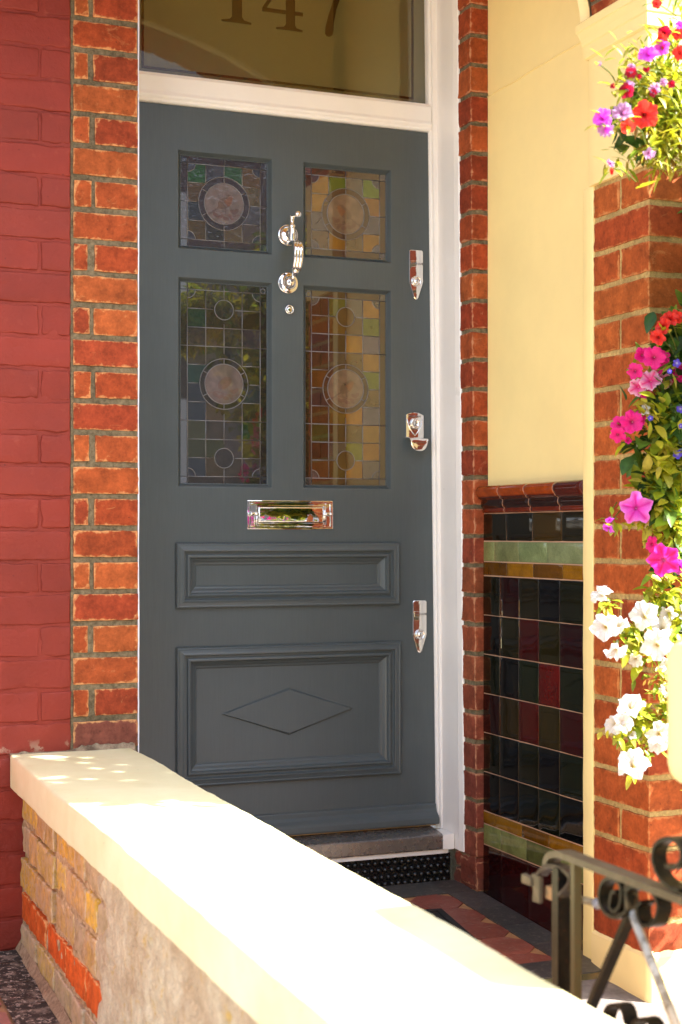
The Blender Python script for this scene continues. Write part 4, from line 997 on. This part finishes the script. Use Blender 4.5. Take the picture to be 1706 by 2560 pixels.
# ================================================================ FLOWERS
def petunia(name, cin, cmid, cout, lobes=5, depth=.55, lobe=.10, ruf=.13, star=None, tube=True, seed=0):
    b = MB(); n = 40; rs = [.06, .16, .34, .58, .82, 1.0]; zs = [-depth, -depth*.55, -depth*.22, -.04, .02, -.02]
    vs = []; cs = []
    for a, (r, z) in enumerate(zip(rs, zs)):
        for k in range(n):
            t = math.tau*k/n; k5 = math.cos(lobes*t)
            rr = r*(1+lobe*k5*(r**2)) if lobe < .2 else r*(1-lobe*(1-abs(math.cos(lobes*t/2))**.5)*(r**1.5))
            rr *= 1+.10*r*noise.noise(Vector((math.cos(t)*1.6, math.sin(t)*1.6, seed*1.3)))+.05*r**3*math.sin(t*13+seed)
            zz = z+ruf*(r**2.2)*(math.sin(lobes*t*2+seed)*.35+noise.noise(Vector((math.cos(t)*2, math.sin(t)*2, seed)))*1.5+.35*math.sin(t*11+seed*2))+(.05 if lobe > .2 else -.16)*k5*r**3
            vs.append((rr*math.cos(t), rr*math.sin(t), zz))
            f = a/(len(rs)-1); c = Vector(cin).lerp(Vector(cmid), min(1, f*2.2)).lerp(Vector(cout), max(0, f*2.2-1)/1.2)
            if star is not None and .1 < f < .9: s_ = max(0, k5)**3; c = c.lerp(Vector(star), s_*.9)
            g = 1+.12*noise.noise(Vector((math.cos(t)*5, math.sin(t)*5, seed+9))); cs.append(tuple(x*g for x in c))
    fs = [(a*n+k, a*n+(k+1) % n, (a+1)*n+(k+1) % n, (a+1)*n+k) for a in range(len(rs)-1) for k in range(n)]+[tuple(range(n-1, -1, -1))]
    b.add(vs, fs, 0, cs, 0.0, True)
    if tube:
        b.tube([(0, 0, -depth), (0.03, 0, -depth-.5), (.02, .03, -depth-.85)], lambda t: .13-.06*t, 8, 0, tuple(Vector(cout).lerp(Vector((.55, .6, .35)), .4)))
        for k in range(5):
            t = k*1.256; d = Vector((math.cos(t), math.sin(t), 0)); p = Vector((.02, .02, -depth-.75))
            b.add([p, p+d*.16+Vector((0, 0, .08)), p+d*.30+Vector((0, 0, .42)), p+d*.10+d.cross(Vector((0, 0, 1)))*.12+Vector((0, 0, .15))], [(0, 1, 2, 3)], 0, lin(120, 150, 50))
    return b
def fmesh(b, name):
    o = b.build(name, M['petal'], None, fix=False); me = o.data; bpy.data.objects.remove(o); return me
MAG, HOT, RED_, CRI = lin(226, 60, 226), lin(240, 10, 130), lin(232, 44, 36), lin(190, 10, 40)
PET = {
 'red': [fmesh(petunia('r', lin(120, 20, 24), RED_, lin(240, 64, 48), ruf=.2, seed=s), 'flower') for s in (1, 2)],
 'magenta': [fmesh(petunia('m', lin(150, 10, 110), MAG, lin(238, 110, 238), seed=s, ruf=.2), 'flower') for s in (3, 4)],
 'mauve': [fmesh(petunia('v', lin(120, 40, 90), lin(196, 130, 186), lin(206, 168, 206), seed=s, ruf=.34, depth=.7), 'flower') for s in (5, 6)],
 'crimson': [fmesh(petunia('c', lin(70, 4, 24), CRI, lin(150, 20, 60), seed=s, ruf=.4, depth=.8), 'flower') for s in (7, 8)],
 'hot': [fmesh(petunia('h', lin(150, 0, 60), HOT, lin(244, 30, 150), lobes=5, lobe=.24, ruf=.10, depth=.22, seed=s), 'flower') for s in (9, 10)],
 'pinkwhite': [fmesh(petunia('p', lin(230, 30, 120), lin(240, 90, 160), lin(250, 200, 222), lobe=.24, ruf=.22, depth=.3, star=lin(232, 20, 120), seed=s), 'flower') for s in (11, 12)],
 'star': [fmesh(petunia('s', lin(190, 60, 140), lin(240, 60, 200), lin(248, 130, 224), lobes=5, lobe=.17, ruf=.06, depth=.4, star=lin(220, 0, 150), seed=s), 'flower') for s in (13,)],
 'hotstar': [fmesh(petunia('t', lin(200, 90, 150), lin(244, 10, 150), lin(246, 50, 176), lobes=5, lobe=.13, ruf=.10, depth=.4, star=lin(226, 0, 80), seed=s), 'flower') for s in (14,)],
 'white': [fmesh(petunia('w', lin(180, 150, 60), lin(240, 232, 226), lin(240, 234, 232), lobe=.13, ruf=.30, depth=.75, seed=s), 'flower') for s in (15, 16, 17, 21, 22)],
 'lobelia': [fmesh(petunia('l', lin(220, 220, 240), lin(110, 80, 220), lin(96, 80, 226), lobe=.34, ruf=.1, depth=.25, tube=False, seed=s), 'flower') for s in (18,)],
}
def leaf(b, p, d, up, L, Wd, col, curl=.25):
    d = d.normalized(); s = d.cross(up)
    s = s.normalized() if s.length > 1e-4 else d.orthogonal().normalized(); n = s.cross(d)
    prof = [(0, .10), (.18, .62), (.42, 1), (.68, .80), (.88, .38), (1, .03)]; vs = []; cs = []
    for t, w_ in prof:
        c = p+d*L*t-n*L*curl*t*t
        for k in (-1, 0, 1): vs.append(c+s*Wd*.5*w_*k+n*(Wd*.16*abs(k)*w_)); cs.append(tuple(x*(1.15 if k == 0 else 1) for x in col))
    fs = [(a*3+k, a*3+k+1, (a+1)*3+k+1, (a+1)*3+k) for a in range(len(prof)-1) for k in (0, 1)]
    b.add(vs, fs, 0, cs, 0.0, True)
YG = [lin(170, 172, 34), lin(150, 160, 36), lin(188, 182, 52), lin(128, 148, 38), lin(176, 164, 60)]
DG = [lin(58, 92, 30), lin(48, 78, 28), lin(76, 108, 36), lin(92, 120, 40)]
def bloom(root, kind, px, py, r, Y, aim=None, sx=1.0):
    """r in photo pixels; aim is the direction the bloom faces"""
    p = at(px, py, y=Y); Z = (p-Vector((0, -CAM_D, CAM_H))).length; rad = r/FPX*Z*1.06
    o = bpy.data.objects.new('flower', rng.choice(PET[kind])); COL.objects.link(o)
    view = (Vector((0, -CAM_D, CAM_H))-p).normalized()
    a = (view+Vector(aim or (rng.uniform(-.5, .35), rng.uniform(-.2, .3), rng.uniform(-.1, .5)))*.9).normalized()
    q = a.to_track_quat('Z', 'Y') @ Matrix.Rotation(rng.uniform(0, 6.28), 3, 'Z').to_quaternion()
    o.matrix_world = Matrix.Translation(p) @ q.to_matrix().to_4x4() @ Matrix.Diagonal((rad, rad*sx, rad, 1))
    mw = o.matrix_world.copy(); o.parent = root; o.matrix_parent_inverse = Matrix.Translation(-root.location); o.matrix_basis = mw
    return p, a, rad
def plant(name, loc, label, blooms, leaves, pot, shade_leaves=()):
    root = tag(empty(name, loc), label, 'flowers')
    fo = MB(); st = fo; core = Vector(pot[0])
    for (kind, px, py, r, Y, *rest) in blooms:
        p, a, rad = bloom(root, kind, px, py, r, Y, *rest)
        e = p-a*rad*1.35; m = core+(e-core)*.5+Vector((rng.uniform(-.03, .03), rng.uniform(-.03, .03), rng.uniform(.0, .05)))
        b0 = (core-e).normalized()*.055+Vector((rng.uniform(-.02, .01), .02, rng.uniform(-.045, .01)))
        if kind != 'lobelia': st.tube(smooth([e+b0, e+b0*.5+Vector((rng.uniform(-.008, .008), 0, rng.uniform(.0, .012))), e], 5), .0013, 5, 0, jit(lin(110, 122, 46), .2))
        else: st.tube(smooth([e+Vector((.03, .05, -.04)), e], 3), .0007, 4, 0, lin(90, 110, 50))
        for k in range(3):
            d = Vector((rng.gauss(0, 1), rng.gauss(0, 1), rng.gauss(0, .8))); leaf(fo, e+d*.006, d, Vector((0, -.3, 1)), rng.uniform(.018, .034), rng.uniform(.008, .014), jit(rng.choice(YG), .15))
    for (px0, py0, sx, sy, y0, y1, n, L, asp, pal) in leaves:
        for k in range(n):
            px, py = px0+rng.gauss(0, sx), py0+rng.gauss(0, sy); p = at(px, py, y=rng.uniform(y0, y1))
            d = Vector((rng.uniform(-1, .6), rng.uniform(-1, .2), rng.uniform(-.9, .7))); l = L*rng.uniform(.6, 1.35)
            leaf(fo, p, d, Vector((rng.uniform(-.4, .4), -.5, 1)), l, l*asp*rng.uniform(.8, 1.2), jit(rng.choice(pal), .2), rng.uniform(-.1, .5))
    for (c, rad, n, L, thr, pal) in shade_leaves:  # unseen leaf masses beyond the frame, added to shade the pillar and coping
        k = 0
        while k < n:
            v = Vector((rng.uniform(-1, 1), rng.uniform(-1, 1), rng.uniform(-1, 1)))
            if v.length > 1: continue
            k += 1; p = Vector((c[0]+v.x*rad[0], c[1]+v.y*rad[1], c[2]+v.z*rad[2]))
            if noise.noise(p*9) < thr or p.x < .687*(p.y+3.695)+.05: continue
            if p.y > -.84: p.y = -.845
            d = Vector((rng.uniform(-1, .6), rng.uniform(-1, .2), rng.uniform(-.9, .7))); l = L*rng.uniform(.6, 1.3)
            leaf(fo, p, d, Vector((rng.uniform(-.4, .4), -.5, 1)), l, l*.6, jit(rng.choice(pal), .2), rng.uniform(-.1, .5))
    fo.build('foliage', M['leaf'], root, fix=False)
    b = MB(); pc, pr, ph = pot
    b.lathe([(pr*.35, -ph), (pr*.75, -ph*.7), (pr*.95, -ph*.3), (pr, 0), (pr*.93, .008), (pr*.9, -.01), (.01, -.02)], pc, axis=(0, 0, 1), n=24); b.build('pot', M['wicker'], root)
    return root
BY = -1.40
basket = plant('hanging_basket', (1.90, -1.38, 1.86), 'hanging basket of red, pink and purple petunias by the cream capital', [
    ('red', 1613, 286, 30, BY, (.1, 0, 0)), ('magenta', 1506, 294, 22, BY, (-.5, 0, .3)), ('magenta', 1512, 318, 17, BY, (-.4, 0, -.9)), ('mauve', 1556, 279, 23, BY, (-.3, 0, .7)), ('mauve', 1516, 326, 18, BY, (-.1, 0, -1)),
    ('red', 1571, 316, 17, BY-.02, (0, 0, -.6)), ('crimson', 1567, 226, 17, BY, (-.5, 0, -.3)), ('mauve', 1572, 214, 13, BY), ('crimson', 1578, 182, 14, BY, (-.2, 0, -.8)), ('mauve', 1579, 170, 11, BY), ('magenta', 1620, 134, 24, BY, (-.6, 0, .4), .7), ('magenta', 1655, 119, 17, BY),
    ('red', 1656, 102, 18, BY, (-.7, 0, -.2), .7), ('crimson', 1662, 80, 15, BY), ('red', 1643, 8, 11, BY), ('red', 1696, 84, 13, BY), ('red', 1702, 130, 17, BY), ('crimson', 1617, 172, 8, BY), ('mauve', 1637, 220, 13, BY), ('crimson', 1634, 232, 9, BY), ('mauve', 1624, 384, 14, BY-.02, (0, 0, -1)), ('mauve', 1527, 408, 11, BY, (-.5, 0, -.6), .6), ('red', 1530, 428, 9, BY, (-.5, 0, -.9), .5), ('crimson', 1533, 214, 6, BY), ('mauve', 1500, 158, 5, BY), ('crimson', 1680, 210, 9, BY), ('magenta', 1700, 62, 10, BY), ('crimson', 1599, 190, 6, BY), ('mauve', 1660, 205, 9, BY)],
    [(1672, 250, 42, 62, -1.36, -1.20, 950, .034, .28, YG), (1640, 170, 34, 45, -1.35, -1.24, 260, .026, .25, YG), (1668, 330, 38, 40, -1.36, -1.20, 560, .032, .2, YG+[lin(140, 104, 40)]), (1590, 330, 20, 24, -1.33, -1.27, 16, .040, .42, DG), (1563, 345, 8, 10, -1.32, -1.28, 5, .055, .75, DG), (1575, 250, 18, 22, -1.33, -1.27, 22, .030, .45, YG+DG), (1600, 400, 35, 10, -1.33, -1.25, 40, .03, .22, YG), (1690, 60, 20, 40, -1.36, -1.26, 36, .028, .25, YG), ],
    ((1.93, -1.40, 1.80), .13, .16), [((1.93, -1.14, 1.66), (.27, .36, .44), 2800, .055, -.26, YG+DG)])
b = MB()
for k in range(3):
    a = k*2.094+.4; b.tube([(1.93+.125*math.cos(a), -1.40+.125*math.sin(a), 1.80), (1.93, -1.40, 2.45)], .002, 6)
b.tube([(1.93, -1.40, 2.45), (1.95, -1.1, 2.50), (1.96, -.83, 2.5)], .006, 8); b.build('chain', M['black_iron'], basket)
MY = -1.0
plant('wall_planter', (2.06, -.90, 1.10), 'wall planter of hot pink busy lizzies and broad green leaves halfway up the pillar', [
    ('red', 1674, 797, 21, MY-.05, (-.5, 0, .5), .8), ('red', 1658, 816, 22, MY-.05, (-.7, 0, .2), .75), ('red', 1645, 843, 20, MY-.05, (-.6, 0, 0), .8), ('red', 1690, 792, 16, MY-.05), ('hot', 1636, 893, 27, MY-.03, (-.1, 0, .1)), ('hot', 1607, 887, 19, MY), ('hot', 1588, 928, 20, MY, (-.5, 0, -.2)), ('hot', 1650, 915, 20, MY), ('hot', 1660, 893, 16, MY), ('pinkwhite', 1627, 950, 26, MY-.02, (-.1, 0, .5)), ('pinkwhite', 1594, 968, 22, MY, (-.4, 0, -.1)), ('pinkwhite', 1663, 953, 18, MY), ('hot', 1610, 978, 18, MY),
    ('hot', 1581, 1054, 27, MY-.02, (0, 0, .1)), ('hot', 1549, 1060, 21, MY, (-.4, 0, .1)), ('hot', 1545, 1088, 20, MY, (-.3, 0, -.7)), ('hot', 1597, 1046, 19, MY), ('white', 1613, 1024, 12, MY-.02), ('white', 1600, 1110, 7, MY), ('hot', 1702, 928, 22, MY), ('hot', 1692, 950, 14, MY), ('hot', 1571, 1101, 9, MY),
    ('lobelia', 1693, 908, 10, MY-.05), ('lobelia', 1702, 1022, 10, MY-.05), ('lobelia', 1695, 1136, 11, MY-.05), ('lobelia', 1627, 1045, 7, MY-.05), ('lobelia', 1675, 928, 6, MY-.05), ('lobelia', 1703, 1065, 6, MY-.05), ('lobelia', 1705, 1130, 9, MY-.05),
    ('star', 1592, 1271, 35, MY-.03, (.05, 0, -.05)), ('magenta', 1521, 1322, 15, MY, (-.7, 0, -1.1), .6), ('magenta', 1524, 1300, 11, MY, (-.9, 0, -.5), .6), ('hot', 1630, 1361, 21, MY, (-.6, 0, 0), .7), ('hotstar', 1661, 1400, 35, MY-.03, (-.05, 0, .05)), ('magenta', 1701, 1416, 18, MY), ('crimson', 1653, 1334, 7, MY)],
    [(1690, 880, 22, 45, -1.0, -.88, 110, .042, .62, DG), (1670, 1050, 34, 55, -1.02, -.88, 190, .038, .60, DG+[YG[3]]), (1600, 1125, 14, 12, -1.0, -.94, 12, .05, .62, DG), (1650, 1010, 28, 30, -1.04, -.97, 44, .032, .6, YG), (1668, 1150, 26, 30, -1.04, -.94, 130, .036, .55, YG), (1672, 1250, 24, 50, -1.03, -.90, 300, .042, .56, YG+DG[2:]), (1625, 1250, 20, 30, -1.0, -.94, 18, .042, .55, YG+DG), (1584, 1306, 26, 6, -1.0, -.96, 26, .024, .4, YG), (1694, 1350, 14, 40, -1.0, -.9, 44, .034, .4, YG), (1655, 1460, 18, 20, -1.0, -.92, 26, .035, .4, YG), (1690, 1200, 16, 160, -.95, -.87, 90, .06, .6, DG)],
    ((2.16, -.915, 1.28), .09, .16), [((2.28, -.92, 1.45), (.26, .22, .64), 2600, .06, -.32, DG+YG)])
LYF = -1.0
plant('wall_planter', (2.06, -.90, .62), 'wall planter of trailing white petunias with lime green leaves, low on the pillar', [
    ('white', 1503, 1484, 27, LYF, (-.9, .2, .9), .75), ('white', 1513, 1568, 31, LYF-.03, (-.25, 0, 0)), ('white', 1548, 1560, 26, LYF, (.3, .2, .7), .8), ('white', 1541, 1630, 27, LYF-.01, (-.1, 0, -.9), .8), ('white', 1612, 1538, 33, LYF-.02, (-.1, 0, .3)), ('white', 1655, 1568, 27, LYF, (-.2, 0, .6), .8), ('white', 1644, 1612, 35, LYF-.05, (-.1, 0, .05)), ('white', 1671, 1535, 20, LYF, (-.4, 0, -.3), .8), ('white', 1590, 1652, 18, LYF, (0, .1, -.8)), ('white', 1671, 1665, 20, LYF), ('white', 1668, 1724, 17, LYF),
    ('white', 1579, 1761, 33, LYF-.02, (.1, 0, .8), .85), ('white', 1536, 1812, 26, LYF, (-.6, .1, .2), .8), ('white', 1560, 1808, 23, LYF-.02), ('white', 1652, 1838, 31, LYF-.02, (.2, 0, -.2)), ('white', 1645, 1866, 22, LYF-.02, (.2, 0, -.8)), ('white', 1584, 1908, 36, LYF-.03, (0, 0, .5)), ('white', 1581, 1838, 10, LYF), ('white', 1704, 1530, 18, LYF), ('white', 1697, 1880, 20, LYF)],
    [(1516, 1522, 13, 8, -1.0, -.97, 20, .022, .45, YG), (1592, 1588, 18, 22, -.99, -.93, 110, .030, .45, YG), (1606, 1640, 18, 12, -1.0, -.95, 26, .03, .45, YG), (1684, 1575, 14, 26, -1.0, -.92, 80, .034, .5, YG), (1650, 1690, 24, 16, -1.0, -.94, 24, .022, .3, YG+[lin(180, 130, 60)]), (1690, 1800, 12, 60, -1.0, -.92, 80, .028, .45, YG), (1694, 1480, 12, 40, -1.0, -.92, 60, .03, .45, YG), (1655, 1745, 20, 26, -1.0, -.92, 70, .028, .4, YG+[lin(180, 130, 60)]), (1610, 1802, 20, 16, -1.0, -.94, 100, .030, .45, YG), (1548, 1836, 14, 10, -1.0, -.96, 28, .024, .4, YG), (1590, 1866, 18, 8, -1.0, -.96, 28, .024, .35, YG), (1636, 1872, 10, 10, -1.0, -.96, 14, .026, .35, YG), (1640, 1500, 22, 16, -1.0, -.92, 40, .032, .45, YG)],
    ((2.16, -.915, .80), .09, .16), [((2.28, -.92, .72), (.24, .18, .42), 800, .05, -.25, YG)])
